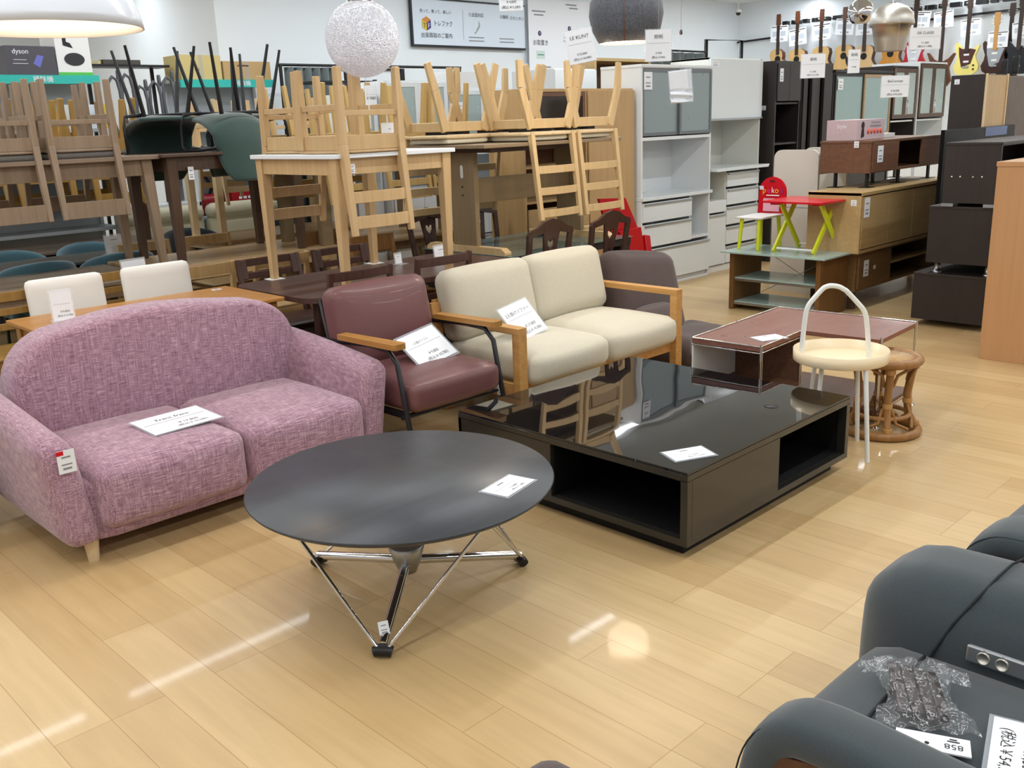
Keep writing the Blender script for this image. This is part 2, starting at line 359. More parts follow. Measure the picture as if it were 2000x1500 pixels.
# ================================================================ ROUND BLACK TABLE
M_blkstain = wood('black_stained_ash', '3c4046', '35383d', rough=.36, axis='X', sc=.7)
rt = thing('coffee_table', 'round black coffee table on a chrome wire tripod base', 'coffee table', (1.8, 2.39, 0))
MB().lathe([(0, .384), (.47, .384), (.495, .390), (.508, .399), (.514, .4065), (.511, .411), (0, .411)], (1.803, 2.393, 0), 96).build('tabletop', M_blkstain, rt)
feet = [Vector((1.70, 2.79, .022)), Vector((2.19, 2.23, .022)), Vector((1.475, 2.11, .022))]
hub = Vector((1.79, 2.375, .125))
MB().lathe([(.058, .055), (.062, .05), (.048, 0), (.03, -.045), (.0, -.05)], hub, 28).build('hub', M_alu, rt)
MB().lathe([(0, .02), (.045, .02), (.056, .052), (.06, .056)], hub, 28).build('hub_cup', M_alu, rt)
tops = []
for i in range(3):
    a = (feet[i]+feet[(i+1) % 3])/2; d = (a-Vector((1.79, 2.375, .022))).normalized(); d = Matrix.Rotation(R(-12), 3, 'Z') @ d; tops.append(Vector((1.79, 2.375, 0))+d*.42+Vector((0, 0, .385)))
for i, f in enumerate(feet):
    d = (f-hub).normalized()
    lg = MB().tube([hub+d*.03, f+Vector((0, 0, .018))], .0165, 14).build('leg', M_steel, rt)
    dd = Vector((f.x-1.79, f.y-2.375, 0)).normalized(); p = Vector((-dd.y, dd.x, 0))
    MB().tube([f-p*.028+Vector((0, 0, -.004)), f-p*.016, f+p*.016, f+p*.028+Vector((0, 0, -.004))], .0175, 14).build('foot_cap', M_black, rt)
    for s_ in (0, -1):
        tp = tops[(i+s_) % 3]; MB().tube([f+p*(.018 if s_ == 0 else -.018)*(-1)+Vector((0, 0, .012)), tp], .0062, 8).build('strut', M_steel, rt)
for tp in tops: MB().lathe([(.03, -.004), (.03, .0), (.012, .002)], tp, 16).build('fixing_plate', M_black, rt)
sticker(rt, feet[2]+Vector((.03, .03, .052)), (1, -.6, .1), (.3, .3, 1), .032, .042)
card('small white price card lying on the round black coffee table', (1.985, 2.065, .4125), (.92, .2, 0), (-.3, .92, 0), .165, .1, [('￥10,800', .02, -.16, .12), ('(税込￥11,880)', .05, -.33, .11)], rows=[(0, .05, .9, .006), (-.02, .3, .2, .06)])

# ================================================================ BLACK GLOSS COFFEE TABLE
M_gblk = mat('black_gloss_lacquer', '2b2925', .2, coat=.3); M_gblk2 = mat('black_lacquer_front', '1a1a1d', .2)
m = mat('black_mirror_glass', '0f1114', .025, spec=.5, coat=.3); nt = m.node_tree; b = nt.nodes['Principled BSDF']
for l in list(b.inputs['Roughness'].links): nt.links.remove(l)
b.inputs['Roughness'].default_value = .012; b.inputs['IOR'].default_value = 1.62; b.inputs['Coat Weight'].default_value = .25
tc = nt.nodes.new('ShaderNodeTexCoord'); n = nt.nodes.new('ShaderNodeTexNoise'); n.inputs['Scale'].default_value = 3.2; n.inputs['Detail'].default_value = 0; nt.links.new(tc.outputs['Object'], n.inputs['Vector'])
bp = nt.nodes.new('ShaderNodeBump'); bp.inputs['Strength'].default_value = 1; bp.inputs['Distance'].default_value = .0016; nt.links.new(n.outputs[0], bp.inputs['Height']); nt.links.new(bp.outputs[0], b.inputs['Normal']); nt.links.new(bp.outputs[0], b.inputs['Coat Normal'])
M_mirror = m
bx0, bx1, by0, by1, bt = 2.596, 3.826, 1.791, 3.003, .34
bc = thing('coffee_table', 'large square black gloss coffee table with open side compartments and mirror-like top', 'coffee table', ((bx0+bx1)/2, (by0+by1)/2, 0))
MB().box(bx0+.002, bx1-.002, by0+.002, by1-.002, bt-.008, bt).build('glass_top', M_mirror, bc, .001)
MB().lathe([(0, .0002), (.03, .0002), (.03, .001), (0, .001)], (3.48, 1.98, bt), 24).build('cable_cover', M_black, bc)
T_ = .03
sl = MB(); sl.box(bx0, bx1, by0, by1, bt-.035, bt-.009); sl.box(bx0, bx1, by0, by1, .055, .082)
# left compartment opens on -X (towards the near corner), right one on -Y (far end)
sl.box(bx0, bx0+.02, by0+.66, by1, .08, bt-.03)
sl.box(bx0, bx0+.03, by0, by0+.03, .08, bt-.03)
sl.box(bx0+.03, bx0+.632, by0, by0+.02, .08, bt-.03); sl.box(bx1-.03, bx1, by0, by0+.04, .08, bt-.03)
sl.box(bx1-.02, bx1, by0+.04, by1, .08, bt-.03); sl.box(bx0, bx1, by1-.02, by1, .08, bt-.03)
sl.build('body', M_gblk, bc, .0015)
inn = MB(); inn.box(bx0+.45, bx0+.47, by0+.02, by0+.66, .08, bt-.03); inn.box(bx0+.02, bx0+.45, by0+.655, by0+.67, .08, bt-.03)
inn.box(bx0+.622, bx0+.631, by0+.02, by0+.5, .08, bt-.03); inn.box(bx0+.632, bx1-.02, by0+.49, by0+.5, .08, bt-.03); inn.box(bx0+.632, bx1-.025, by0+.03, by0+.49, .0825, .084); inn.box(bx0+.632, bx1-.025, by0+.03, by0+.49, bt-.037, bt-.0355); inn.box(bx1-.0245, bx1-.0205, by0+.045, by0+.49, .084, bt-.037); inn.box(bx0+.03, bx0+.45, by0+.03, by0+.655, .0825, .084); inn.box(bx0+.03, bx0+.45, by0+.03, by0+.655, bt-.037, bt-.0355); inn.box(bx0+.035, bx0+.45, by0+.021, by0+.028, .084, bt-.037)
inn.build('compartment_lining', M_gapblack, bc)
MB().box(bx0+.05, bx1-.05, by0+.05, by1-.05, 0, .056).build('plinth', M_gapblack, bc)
card('small white price card lying on the near corner of the black gloss coffee table', (2.765, 1.905, .342), (.9, -.42, 0), (.42, .9, 0), .165, .105, [('￥14,800', .05, -.16, .12), ('(税込￥16,280)', .08, -.33, .11)], rows=[(0, .05, .9, .006), (-.02, .3, .2, .06)])

# ================================================================ MAROON ARMCHAIR
M_leather = mat('maroon_leather', '6f4849', .42, coat=.1); M_armw = wood('armrest_oak', 'b58442', '9b6c32', axis='Y')
ac = thing('armchair', 'maroon leather armchair with black metal frame and flat wooden arms', 'armchair', (2.85, 3.7, 0))
MB().soft((2.86, 3.58, .335), (.285, .30, .075), .05, (0, 0, .02)).build('seat_cushion', M_leather, ac)
MB().tube([(2.60, 3.31, .385), (3.12, 3.31, .385), (3.13, 3.33, .387), (3.135, 3.85, .39)], .0022, 5).build('piping', M_leather, ac)
Tb = Matrix.Rotation(R(-11), 4, 'X')
MB().soft((2.85, 3.86, .585), (.30, .075, .215), .055, (0, .035, .01), T=Tb).build('back_cushion', M_leather, ac)
fr = MB()
for x in (2.555, 3.165):
    fr.tube([(x, 3.26, 0), (x, 3.32, .3), (x, 3.36, .5), (x, 3.42, .555), (x, 3.55, .565), (x, 3.95, .54), (x, 4.08, .2), (x, 4.12, 0)], .0125, 10)
fr.tube([(2.555, 3.35, .245), (3.165, 3.35, .245)], .0125); fr.tube([(2.555, 3.95, .245), (3.165, 3.95, .245)], .0125); fr.tube([(2.6, 3.9, .26), (2.6, 4.02, .72), (3.1, 4.02, .72), (3.1, 3.9, .26)], .0125)
for x in (2.58, 3.14): fr.bar((x, 3.35, .25), (x, 3.95, .25), .02, .03)
fr.build('frame', M_blackm, ac)
for x, dx in ((2.55, -.01), (3.165, .01)):
    MB().prism([(-.035, 0), (-.03, .44), (.03, .44), (.04, .0), (.03, -.02), (-.025, -.02)], (x, 3.34, .575), (1, 0, 0), (0, 1, -.02), (0, 0, 1), .026).build('armrest', M_armw, ac, .006)
card('white price card leaning on the maroon armchair', (2.92, 3.585, .485), (.98, .16, .1), (-.12, .72, .62), .27, .20, [('1人掛けソファ', -.05, .2, .09), ('￥9,800', .02, -.2, .12), ('(税込￥10,780)', .05, -.36, .12)], border=.012)

# ================================================================ BEIGE SOFA
M_beige = fabric('cream_cloth', 'd0cab8', 'bdb7a4', sc=420); M_arm2 = wood('sofa_frame_oak', 'd0a064', 'b98849', axis='Y')
bs = thing('sofa', 'two-seat sofa with cream cushions and light wooden frame and arms', 'sofa', (3.98, 3.7, 0))
X0, X1, YF = 3.285, 4.70, 3.30
for x in (X0+.03, X1-.03):
    MB().bar((x, YF, .525), (x, 4.02, .525), .062, .035).build('armrest', M_arm2, bs, .003)
    MB().bar((x, YF+.025, 0), (x, YF+.025, .51), .06, .05).build('leg', M_arm2, bs, .003)
    MB().bar((x, 3.93, 0), (x, 4.0, .60), .05, .06, up=(1, 0, 0)).build('leg', M_arm2, bs, .003)
MB().bar((X0+.05, YF+.06, .20), (X1-.05, YF+.06, .20), .03, .09).bar((X0+.05, 3.95, .2), (X1-.05, 3.95, .2), .03, .09).bar((X0+.03, YF+.05, .2), (X0+.03, 3.95, .2), .03, .08).bar((X1-.03, YF+.05, .2), (X1-.03, 3.95, .2), .03, .08).build('seat_frame', M_arm2, bs, .003)
MB().bar((X0+.05, 4.02, .58), (X1-.05, 4.02, .58), .03, .06).build('back_rail', M_arm2, bs, .003)
xm = (X0+X1)/2
for a, b_ in ((X0+.065, xm), (xm, X1-.065)):
    MB().soft(((a+b_)/2, 3.61, .305), ((b_-a)/2-.002, .345, .085), .06, (0, .015, .03)).build('seat_cushion', M_beige, bs)
    MB().soft(((a+b_)/2, 3.93, .575), ((b_-a)/2+.008, .085, .20), .065, (0, .03, .012), T=Matrix.Rotation(R(-13), 4, 'X')).build('back_cushion', M_beige, bs)
sticker(bs, (X0+.002, 3.45, .2), (0, -1, 0), (0, 0, 1), .05, .06)
card('white price card leaning on the left seat of the cream sofa', (3.62, 3.60, .50), (1, .12, .12), (-.15, .62, .75), .25, .215, [('2人掛けソファー', .0, .24, .13), ('￥17,800', .1, -.2, .12), ('(税込￥19,580)', .08, -.36, .11)])

# ================================================================ BROWN FLOOR CHAIR
M_brnc = fabric('brown_quilt', '554644', '463a39', sc=300, bump=.3)
fc = thing('floor_chair', 'brown quilted legless floor chair unfolded behind the right arm of the cream sofa', 'floor chair', (5.1, 3.8, 0))
def wav(p):
    q = p.copy(); q.z += .012*sin(p.x*16)*cos(p.y*12); return q
MB().soft((5.10, 3.42, .09), (.32, .34, .09), .07, (0, 0, .035), shear=wav, n=14).build('seat', M_brnc, fc)
MB().soft((5.12, 3.93, .34), (.35, .10, .33), .085, (0, .03, .02), T=Matrix.Rotation(R(-20), 4, 'X') @ Matrix.Rotation(R(8), 4, 'Y'), n=14).build('backrest', M_brnc, fc)
MB().soft((4.98, 3.70, .24), (.2, .07, .11), .06, (0, .02, .02), T=Matrix.Rotation(R(-40), 4, 'X')).build('lumbar_roll', M_brnc, fc)

# ================================================================ L-SHAPED LOW TABLE
lt = thing('low_table', 'L-shaped low table with reddish walnut top and thin chrome rods', 'low table', (4.5, 2.35, 0))
zt = .455; rot = R(3.2); cr, sr = cos(rot), sin(rot)
def LT(u, v): return (3.965+u*cr-v*sr, 2.325+u*sr+v*cr)     # u right along the long arm, v back
poly = [LT(0, .385), LT(0, 0), LT(.46, .0), LT(.46, -.405), LT(.955, -.405), LT(.955, .385)]
MB().prism(poly, (0, 0, zt-.022), (1, 0, 0), (0, 1, 0), (0, 0, 1), .022).build('tabletop', M_lwal, lt, .002)
MB().prism([LT(0, .385), LT(0, 0), LT(.45, 0), LT(.45, .385)], (0, 0, .165), (1, 0, 0), (0, 1, 0), (0, 0, 1), .02).build('shelf', M_walnut, lt, .002)
MB().prism([LT(.44, .385), LT(.44, -.40), LT(.95, -.40), LT(.95, .385)], (0, 0, .075), (1, 0, 0), (0, 1, 0), (0, 0, 1), .02).build('lower_shelf', M_walnut, lt, .002)
MB().prism([LT(0, .383), LT(.45, .383), LT(.45, .375), LT(0, .375)], (0, 0, .185), (1, 0, 0), (0, 1, 0), (0, 0, 1), zt-.21).build('back_panel', M_matwhite, lt)
MB().prism([LT(.44, .005), LT(.45, .005), LT(.45, .38), LT(.44, .38)], (0, 0, .185), (1, 0, 0), (0, 1, 0), (0, 0, 1), zt-.21).build('divider', M_walnut, lt)
for u, v in ((0, .385), (0, 0), (.44, 0), (.95, -.405), (.95, .385), (.46, .385), (.46, -.405)):
    x, y = LT(u, v); x2, y2 = LT(u+(.018 if u < .9 else -.018), v)
    MB().tube([(x, y, 0), (x, y, zt+.01)], .0045, 8).tube([(x2, y2, .05), (x2, y2, zt)], .0035, 8).lathe([(.0, .012), (.02, .006), (.022, 0)], (x, y, 0), 14).build('leg', M_steel, lt)
rl = MB()
for a, b_ in (((0, 0), (.44, 0)), ((0, 0), (0, .385)), ((.95, -.405), (.95, .385)), ((0, .385), (.95, .385))):
    for z in (zt+.003, zt-.03): rl.tube([(*LT(*a), z), (*LT(*b_), z)], .004, 8)
for a, b_ in (((.46, -.405), (.95, -.405)), ((.95, -.405), (.95, .385))): rl.tube([(*LT(*a), .07), (*LT(*b_), .07)], .004, 8)
rl.build('rail', M_steel, lt)
card('small white price card lying on the front corner of the L-shaped walnut table', (4.17, 2.40, zt+.002), (.9, -.4, 0), (.4, .9, 0), .15, .1, [('￥29,800', .05, -.2, .13)], rows=[(0, .05, .9, .006), (-.02, .3, .2, .06)])
sticker(lt, (*LT(.06, .03), .187), (1, 0, 0), (0, 1, 0), .05, .03)

# ================================================================ CREAM TRAY TABLE
M_cream = mat('cream_enamel', 'ead7b4', .3); M_wtube = mat('white_enamel_tube', 'e8ebe8', .25)
tt = thing('side_table', 'round cream tray side table with tall white loop handle', 'side table', (4.10, 1.985, 0))
tc_ = Vector((4.085, 1.975, 0))
MB().lathe([(0, .425), (.210, .425), (.2135, .428), (.2145, .478), (.210, .478), (.207, .434), (.2, .431), (0, .431)], tc_, 64).build('tray', M_cream, tt)
# handle posts and four legs placed on the ring
hd = Vector((.72, -.69, 0))
def onp(px_, py_):
    d = ray(px_, py_); nn = Vector((.69, .72, 0)); k = (tc_-Vector((0, 0, CH))).dot(nn)/d.dot(nn); return Vector((0, 0, CH))+d*k
def crom(P, m=5):
    out = []
    for i in range(len(P)-1):
        p0, p1, p2, p3 = P[max(i-1, 0)], P[i], P[i+1], P[min(i+2, len(P)-1)]
        for t in range(m): u = t/m; out.append(.5*((2*p1)+(-p0+p2)*u+(2*p0-5*p1+4*p2-p3)*u*u+(-p0+3*p1-3*p2+p3)*u**3))
    return out+[P[-1]]
hp = [onp(*q) for q in ((1565, 692), (1569, 650), (1574, 612), (1579, 597), (1587, 586), (1606, 565), (1614, 560), (1624, 558), (1638, 560), (1648, 565), (1656, 571), (1681, 598), (1688, 608), (1692, 622), (1695, 655), (1697, 700))]
MB().tube(crom(hp, 4), .0115, 12).build('handle', M_wtube, tt)
ft = [at(1694, 903), at(1674, 861)]; ft += [Vector((2*tc_.x-p.x, 2*tc_.y-p.y, 0)) for p in ft]
for f in ft:
    a = Vector((tc_.x+(f.x-tc_.x)*.78, tc_.y+(f.y-tc_.y)*.78, .425)); MB().tube([a, Vector((f.x, f.y, 0))], .0105, 12).build('leg', M_wtube, tt)

# ================================================================ RATTAN STOOL
M_rat = wood('rattan_cane', 'a97c48', '8a5f32', rough=.35); M_ratw = wood('rattan_wrap', 'c79a5e', 'b0834a'); M_weave = fabric('woven_cane_seat', 'cba368', 'a07a42', sc=120, rough=.5)
rs = thing('stool', 'round rattan stool with woven cane seat beside the cream tray table', 'stool', (4.42, 1.90, 0))
rc = Vector((4.42, 1.905, 0))
def ring(r_, z, t): return [rc+Vector((r_*cos(2*pi*i/36), r_*sin(2*pi*i/36), z)) for i in range(36)]
MB().tube(ring(.155, .375, 0), .021, 12, closed=True).build('seat_ring', M_rat, rs)
MB().tube(ring(.13, .385, 0), .008, 8, closed=True).build('seat_trim', M_rat, rs)
MB().lathe([(0, .378), (.14, .378), (.14, .388), (0, .392)], rc, 36).build('woven_seat', M_weave, rs)
MB().tube(ring(.17, .022, 0), .021, 12, closed=True).build('base_ring', M_rat, rs)
MB().tube(ring(.125, .1, 0), .012, 8, closed=True).build('inner_ring', M_rat, rs)
for k in range(4):
    a = R(35+90*k); d = Vector((cos(a), sin(a), 0)); p = Vector((-sin(a), cos(a), 0))
    lg = MB().tube([rc+d*r_+Vector((0, 0, z)) for r_, z in ((.145, .37), (.125, .3), (.112, .2), (.122, .1), (.16, .03))], .019, 10).build('leg', M_rat, rs)
    for s_ in (-1, 1):
        MB().tube([rc+d*.11+p*s_*.02+Vector((0, 0, .26)), rc+d*.125+p*s_*.035+Vector((0, 0, .32)), rc+d*.125+p*s_*.09+Vector((0, 0, .355))], .008, 8).tube([rc+d*.11+p*s_*.02+Vector((0, 0, .15)), rc+d*.13+p*s_*.04+Vector((0, 0, .08)), rc+d*.12+p*s_*.10+Vector((0, 0, .05))], .008, 8).build('brace', M_rat, rs)
    for z in (.165, .34, .05): MB().lathe([(.022, -.012), (.0235, 0), (.022, .012)], rc+d*(.115 if z == .165 else .137 if z == .34 else .155)+Vector((0, 0, z)), 12).build('wrapping', M_ratw, rs)

# ================================================================ RECLINER SOFAS (near right)
M_slate = fabric('slate_velvet', '3b4449', '343c41', sc=500, bump=.08, sheen=.3); M_slateseam = mat('slate_seam', '1c2226', .8); M_sidew = wood('recliner_side_wood', '5d3d2a', '4b2f20')
rsf = thing('recliner_sofa', 'dark slate recliner sofa with button panel on its console, at the lower right', 'sofa', (1.7, .2, 0))
# arm: rounded top band over a wooden side
prof = [(.72, .08), (.745, .25), (.74, .42), (.72, .53), (.675, .593), (.585, .615), (.3, .603), (-.4, .597)]
inner = [(y-(.05 if i < 4 else 0), z-(.0 if i < 4 else .055)) for i, (y, z) in enumerate(prof)]
def armband(x0, x1, parent):
    mb = MB(); n = 9; vs = []; 
    path = [Vector((0, y, z)) for y, z in prof]
    # smooth path
    P = []
    for i in range(len(path)-1):
        for t in range(4): 
            p0 = path[max(i-1, 0)]; p1 = path[i]; p2 = path[i+1]; p3 = path[min(i+2, len(path)-1)]; u = t/4
            P.append(.5*((2*p1)+(-p0+p2)*u+(2*p0-5*p1+4*p2-p3)*u*u+(-p0+3*p1-3*p2+p3)*u**3))
    P.append(path[-1]); w_ = (x1-x0)/2; th = .036; m_ = len(P); sec = []
    for k in range(16):
        a = 2*pi*k/16; c_, s__ = cos(a), sin(a); sec.append((w_*math.copysign(abs(c_)**.55, c_), th*math.copysign(abs(s__)**.7, s__)))
    for i, p in enumerate(P):
        d = (P[min(i+1, m_-1)]-P[max(i-1, 0)]).normalized(); nrm = Vector((0, -d.z, d.y))
        if nrm.z < 0 and i > 6: nrm = -nrm
        nrm = Vector((0, d.z, -d.y))
        for sx_, sn in sec: vs.append(Vector(((x0+x1)/2+sx_, 0, 0))+p+nrm*(sn-th))
    fs = [(i*16+k, i*16+(k+1) % 16, (i+1)*16+(k+1) % 16, (i+1)*16+k) for i in range(m_-1) for k in range(16)]+[tuple(range(16))[::-1], tuple(range((m_-1)*16, m_*16))]
    mb.add(vs, fs, True); o = mb.build('armrest', M_slate, parent)
    MB().prism([(y-.045 if i < 4 else y-.02, z if i < 3 else z-.055) for i, (y, z) in enumerate(prof)]+[(-.4, .08), (.7, .08)], (x0+.008, 0, 0), (0, 1, 0), (0, 0, 1), (1, 0, 0), (x1-x0)-.02).build('side_panel', M_sidew, parent)
    MB().tube([Vector((x0+.012, p.y, p.z))+Vector((0, 0, -.012)) for p in P], .0016, 6).build('seam', M_slateseam, parent)
armband(1.205, 1.325, rsf)
MB().soft((1.585, .325, .30), (.275, .45, .145), .06, (0, .02, .025)).build('seat_cushion', M_slate, rsf)
MB().soft((1.585, .21, .14), (.27, .5, .1), .03).build('base', M_slate, rsf)
MB().tube([(1.36, .632, .4535), (1.45, .635, .4605), (1.585, .64, .464), (1.70, .645, .461), (1.80, .649, .454)], .0035, 8).build('seam', M_slateseam, rsf)
def cons(p):
    q = p.copy(); u = (p.z+.28)/.56; q.y -= .0*u; return q
MB().soft((1.975, .30, .33), (.155, .52, .265), .11, (.0, .02, .02), n=14).build('console', M_slate, rsf)
Tp = frame((1.8165, .39, .488), (.0, -1, 0), (.15, 0, 1))
MB().tube([(1.817, .655, .42), (1.817, .635, .47), (1.828, .61, .53), (1.865, .58, .585), (1.93, .565, .613), (2.0, .56, .618), (2.1, .555, .60)], .003, 8).build('seam', M_slateseam, rsf)
pn = MB().box(-.185, .16, -.019, .019, -.004, .006, Tp).build('button_panel', M_alu, rsf, .006)
for u in (-.15, -.115, -.04, -.005):
    mb = MB().lathe([(0, .0065), (.0095, .0065), (.0105, .0095), (.0128, .009), (.0135, .004)], (0, 0, 0), 20); mb.v = [Tp @ (v+Vector((u, -.001, .0))) for v in mb.v]; mb.build('button', M_brush, pn)
    text('o', .008, Tp @ Matrix.Translation((u, .0155, .0068)), M_ink, pn, 'button_mark')
MB().soft((1.6, -.22, .62), (.5, .13, .3), .09).build('backrest', M_slate, rsf)
rs2 = thing('recliner_sofa', 'dark slate recliner sofa just beyond the first one, cut by the right edge', 'sofa', (2.6, .2, 0))
armband(2.15, 2.33, rs2)
MB().soft((2.68, .33, .30), (.33, .46, .15), .06, (0, .02, .025)).build('seat_cushion', M_slate, rs2)
MB().soft((2.68, .25, .14), (.33, .5, .1), .03).build('base', M_slate, rs2)
MB().soft((3.13, .25, .34), (.1, .52, .28), .08).build('console', M_slate, rs2)
MB().soft((2.7, -.22, .62), (.5, .13, .3), .09).build('backrest', M_slate, rs2)

# wrapped hardware with header card
qa, qb = at(1775, 1290, .485), at(1820, 1447, .485); ax_ = (qb-qa).normalized(); rx_ = Vector((-ax_.y, ax_.x, 0)); LB = (qb-qa).length
bgt = thing('hardware_bag', 'clear plastic bag of dark fittings with a white 858 header card on the recliner seat', 'plastic bag', tuple(qa.lerp(qb, .5)-Vector((0, 0, .01))))
Tg = frame(qa.lerp(qb, .42), rx_, -ax_)
M_film = mat('clear_film', 'f2f6fa', .06, alpha=.16, spec=1.0, coat=1); nt = M_film.node_tree; b = nt.nodes['Principled BSDF']
tc = nt.nodes.new('ShaderNodeTexCoord'); vo = nt.nodes.new('ShaderNodeTexNoise'); vo.inputs['Scale'].default_value = 38; vo.inputs['Detail'].default_value = 3; vo.inputs['Distortion'].default_value = 2; nt.links.new(tc.outputs['Object'], vo.inputs['Vector'])
cr_ = nt.nodes.new('ShaderNodeValToRGB'); e_ = cr_.color_ramp; e_.elements[0].position = .485; e_.elements[0].color = (.07, .07, .07, 1); e_.elements[1].position = .535; e_.elements[1].color = (.07, .07, .07, 1); x_ = e_.elements.new(.51); x_.color = (.6, .6, .6, 1)
nt.links.new(vo.outputs[0], cr_.inputs[0]); nt.links.new(cr_.outputs[0], b.inputs['Alpha'])
bp = nt.nodes.new('ShaderNodeBump'); bp.inputs['Strength'].default_value = 1; bp.inputs['Distance'].default_value = .005; nt.links.new(vo.outputs[0], bp.inputs['Height']); nt.links.new(bp.outputs[0], b.inputs['Normal'])
random.seed(3)
def film(u, v):
    wv = (v-.5)*2; x = (u-.5)*(.12+.03*wv*wv+.01*sin(v*11)+(.025 if v < .3 else 0)); y = (v-.5)*.235-.002; e = 1-(2*u-1)**4
    return Tg @ Vector((x, y, .016*e*(1-wv**4)+.004*sin(u*23+v*9)+.003*sin(v*41)))
MB().grid(film, 26, 40).build('film', M_film, bgt)
MB().grid(lambda u, v: Tg @ Vector((-.05-.045*u+.006*sin(v*9), .05+v*.055*(1-.3*u), .004+.005*sin(v*14+u*5))), 6, 10).build('film_corner', M_film, bgt)
MB().grid(lambda u, v: Tg @ Vector((.05+.05*u, .03+v*.075*(1-.4*u), .004+.005*sin(v*15+u*4))), 6, 10).build('film_corner', M_film, bgt)
M_fit = mat('dark_fittings', '2a2024', .3)
for i, x in enumerate((-.034, -.012, .011, .032)): MB().box(x-.0105, x+.0105, -.085, .085-.008*i, -.006, .010, Tg).build('dark_fitting', M_fit, bgt, .004)
T3 = frame(qb, rx_, -ax_) @ Matrix.Rotation(R(-8), 4, 'Z')
hc = MB().box(-.058, .062, -.022, .026, -.006, -.003, T3).build('header_card', M_paper, bgt)
T3 = T3 @ Matrix.Translation((0, 0, -.0026)) @ Matrix.Rotation(pi, 4, 'Z')
text('858', .021, T3 @ Matrix.Translation((-.035, .002, 0)), M_ink, hc, 'printed_text'); bars(T3, [(-.035, -.012, .02, .003), (-.035, -.018, .012, .003)], M_ink, hc)
MB().lathe([(0, 0), (.004, 0), (.004, .0004), (0, .0004)], T3 @ Vector((.008, .004, 0)), 16).build('punched_hole', M_ink, hc)
Tc = frame(at(1990, 1440, .485), (-.86, .5, 0), (-.5, -.86, 0))
pc = thing('price_card', 'white price card reading 49,800 on the near recliner at the right edge', 'price card', tuple(Tc.translation), 'price cards')
Tc = frame(at(1962, 1440, .485), at(1934, 1500, .485)-at(1950, 1385, .485), at(2000, 1440, .485)-at(1950, 1440, .485))
MB().box(-.056, .14, -.02, .12, 0, .0015, Tc).build('paper', M_paper, pc); MB().box(-.064, .15, -.028, .13, -.003, -.0005, Tc).build('clear_sleeve', M_sleeve, pc)
text('￥49,800', .026, Tc @ Matrix.Translation((.045, .038, .002)), M_ink, pc); text('(税込￥54,780)', .026, Tc @ Matrix.Translation((.055, .004, .002)), M_ink, pc)
pf = thing('pouf', 'dark brown cushioned stool top peeking in at the bottom edge', 'pouf', (1.05, 1.0, 0))
pp = at(1078, 1592, .36); MB().soft((pp.x, pp.y, .29), (.15, .15, .07), .06, (0, 0, .02)).build('cushion', M_brnc, pf)
for dx, dy in ((-.1, -.1), (.1, -.1), (-.1, .1), (.1, .1)): MB().tube([(pp.x+dx, pp.y+dy, .24), (pp.x+dx*1.2, pp.y+dy*1.2, 0)], .015, 10, .01).build('leg', M_dkbr, pf)
# ================================================================ DINING AREA
def dtable(name, label, mt, ml, x0, x1, y0, y1, z0, zt, leg=.055, th=.022, apron=.09, inset=.04, taper=.7, cat='dining table', rnd=0, group=None, splay=0, tube=False, feetpads=False):
    t = thing(name, label, cat, ((x0+x1)/2, (y0+y1)/2, z0), group)
    if rnd:
        p = arc(x1-rnd, y1-rnd, rnd, 0, 90)+arc(x0+rnd, y1-rnd, rnd, 90, 180)+arc(x0+rnd, y0+rnd, rnd, 180, 270)+arc(x1-rnd, y0+rnd, rnd, 270, 360)
        MB().prism(p, (0, 0, zt-th), (1, 0, 0), (0, 1, 0), (0, 0, 1), th).build('tabletop', mt, t, .004)
    else: box('tabletop', mt, t, x0, x1, y0, y1, zt-th, zt, .004)
    i = inset+leg/2
    for x in (x0+i, x1-i):
        for y in (y0+i, y1-i):
            sx_ = splay*(1 if x > (x0+x1)/2 else -1); sy_ = splay*(1 if y > (y0+y1)/2 else -1)
            if tube: MB().tube([(x, y, zt-th), (x+sx_, y+sy_, z0)], leg/2, 14, leg*.35).build('leg', ml, t)
            else: MB().bar((x, y, zt-th), (x+sx_, y+sy_, z0+(.003 if feetpads else 0)), leg, leg, leg*taper, leg*taper, up=(0, 1, 0)).build('leg', ml, t, .003)
            if feetpads: MB().box(x-.045, x+.045, y-.045, y+.045, z0, z0+.003).build('foot_pad', M_matwhite, t)
    if apron:
        a = MB(); k = inset+.012
        a.box(x0+i, x1-i, y0+k, y0+k+.02, zt-th-apron, zt-th); a.box(x0+i, x1-i, y1-k-.02, y1-k, zt-th-apron, zt-th)
        a.box(x0+k, x0+k+.02, y0+i, y1-i, zt-th-apron, zt-th); a.box(x1-k-.02, x1-k, y0+i, y1-i, zt-th-apron, zt-th)
        a.build('apron', ml, t, .002)
    return t
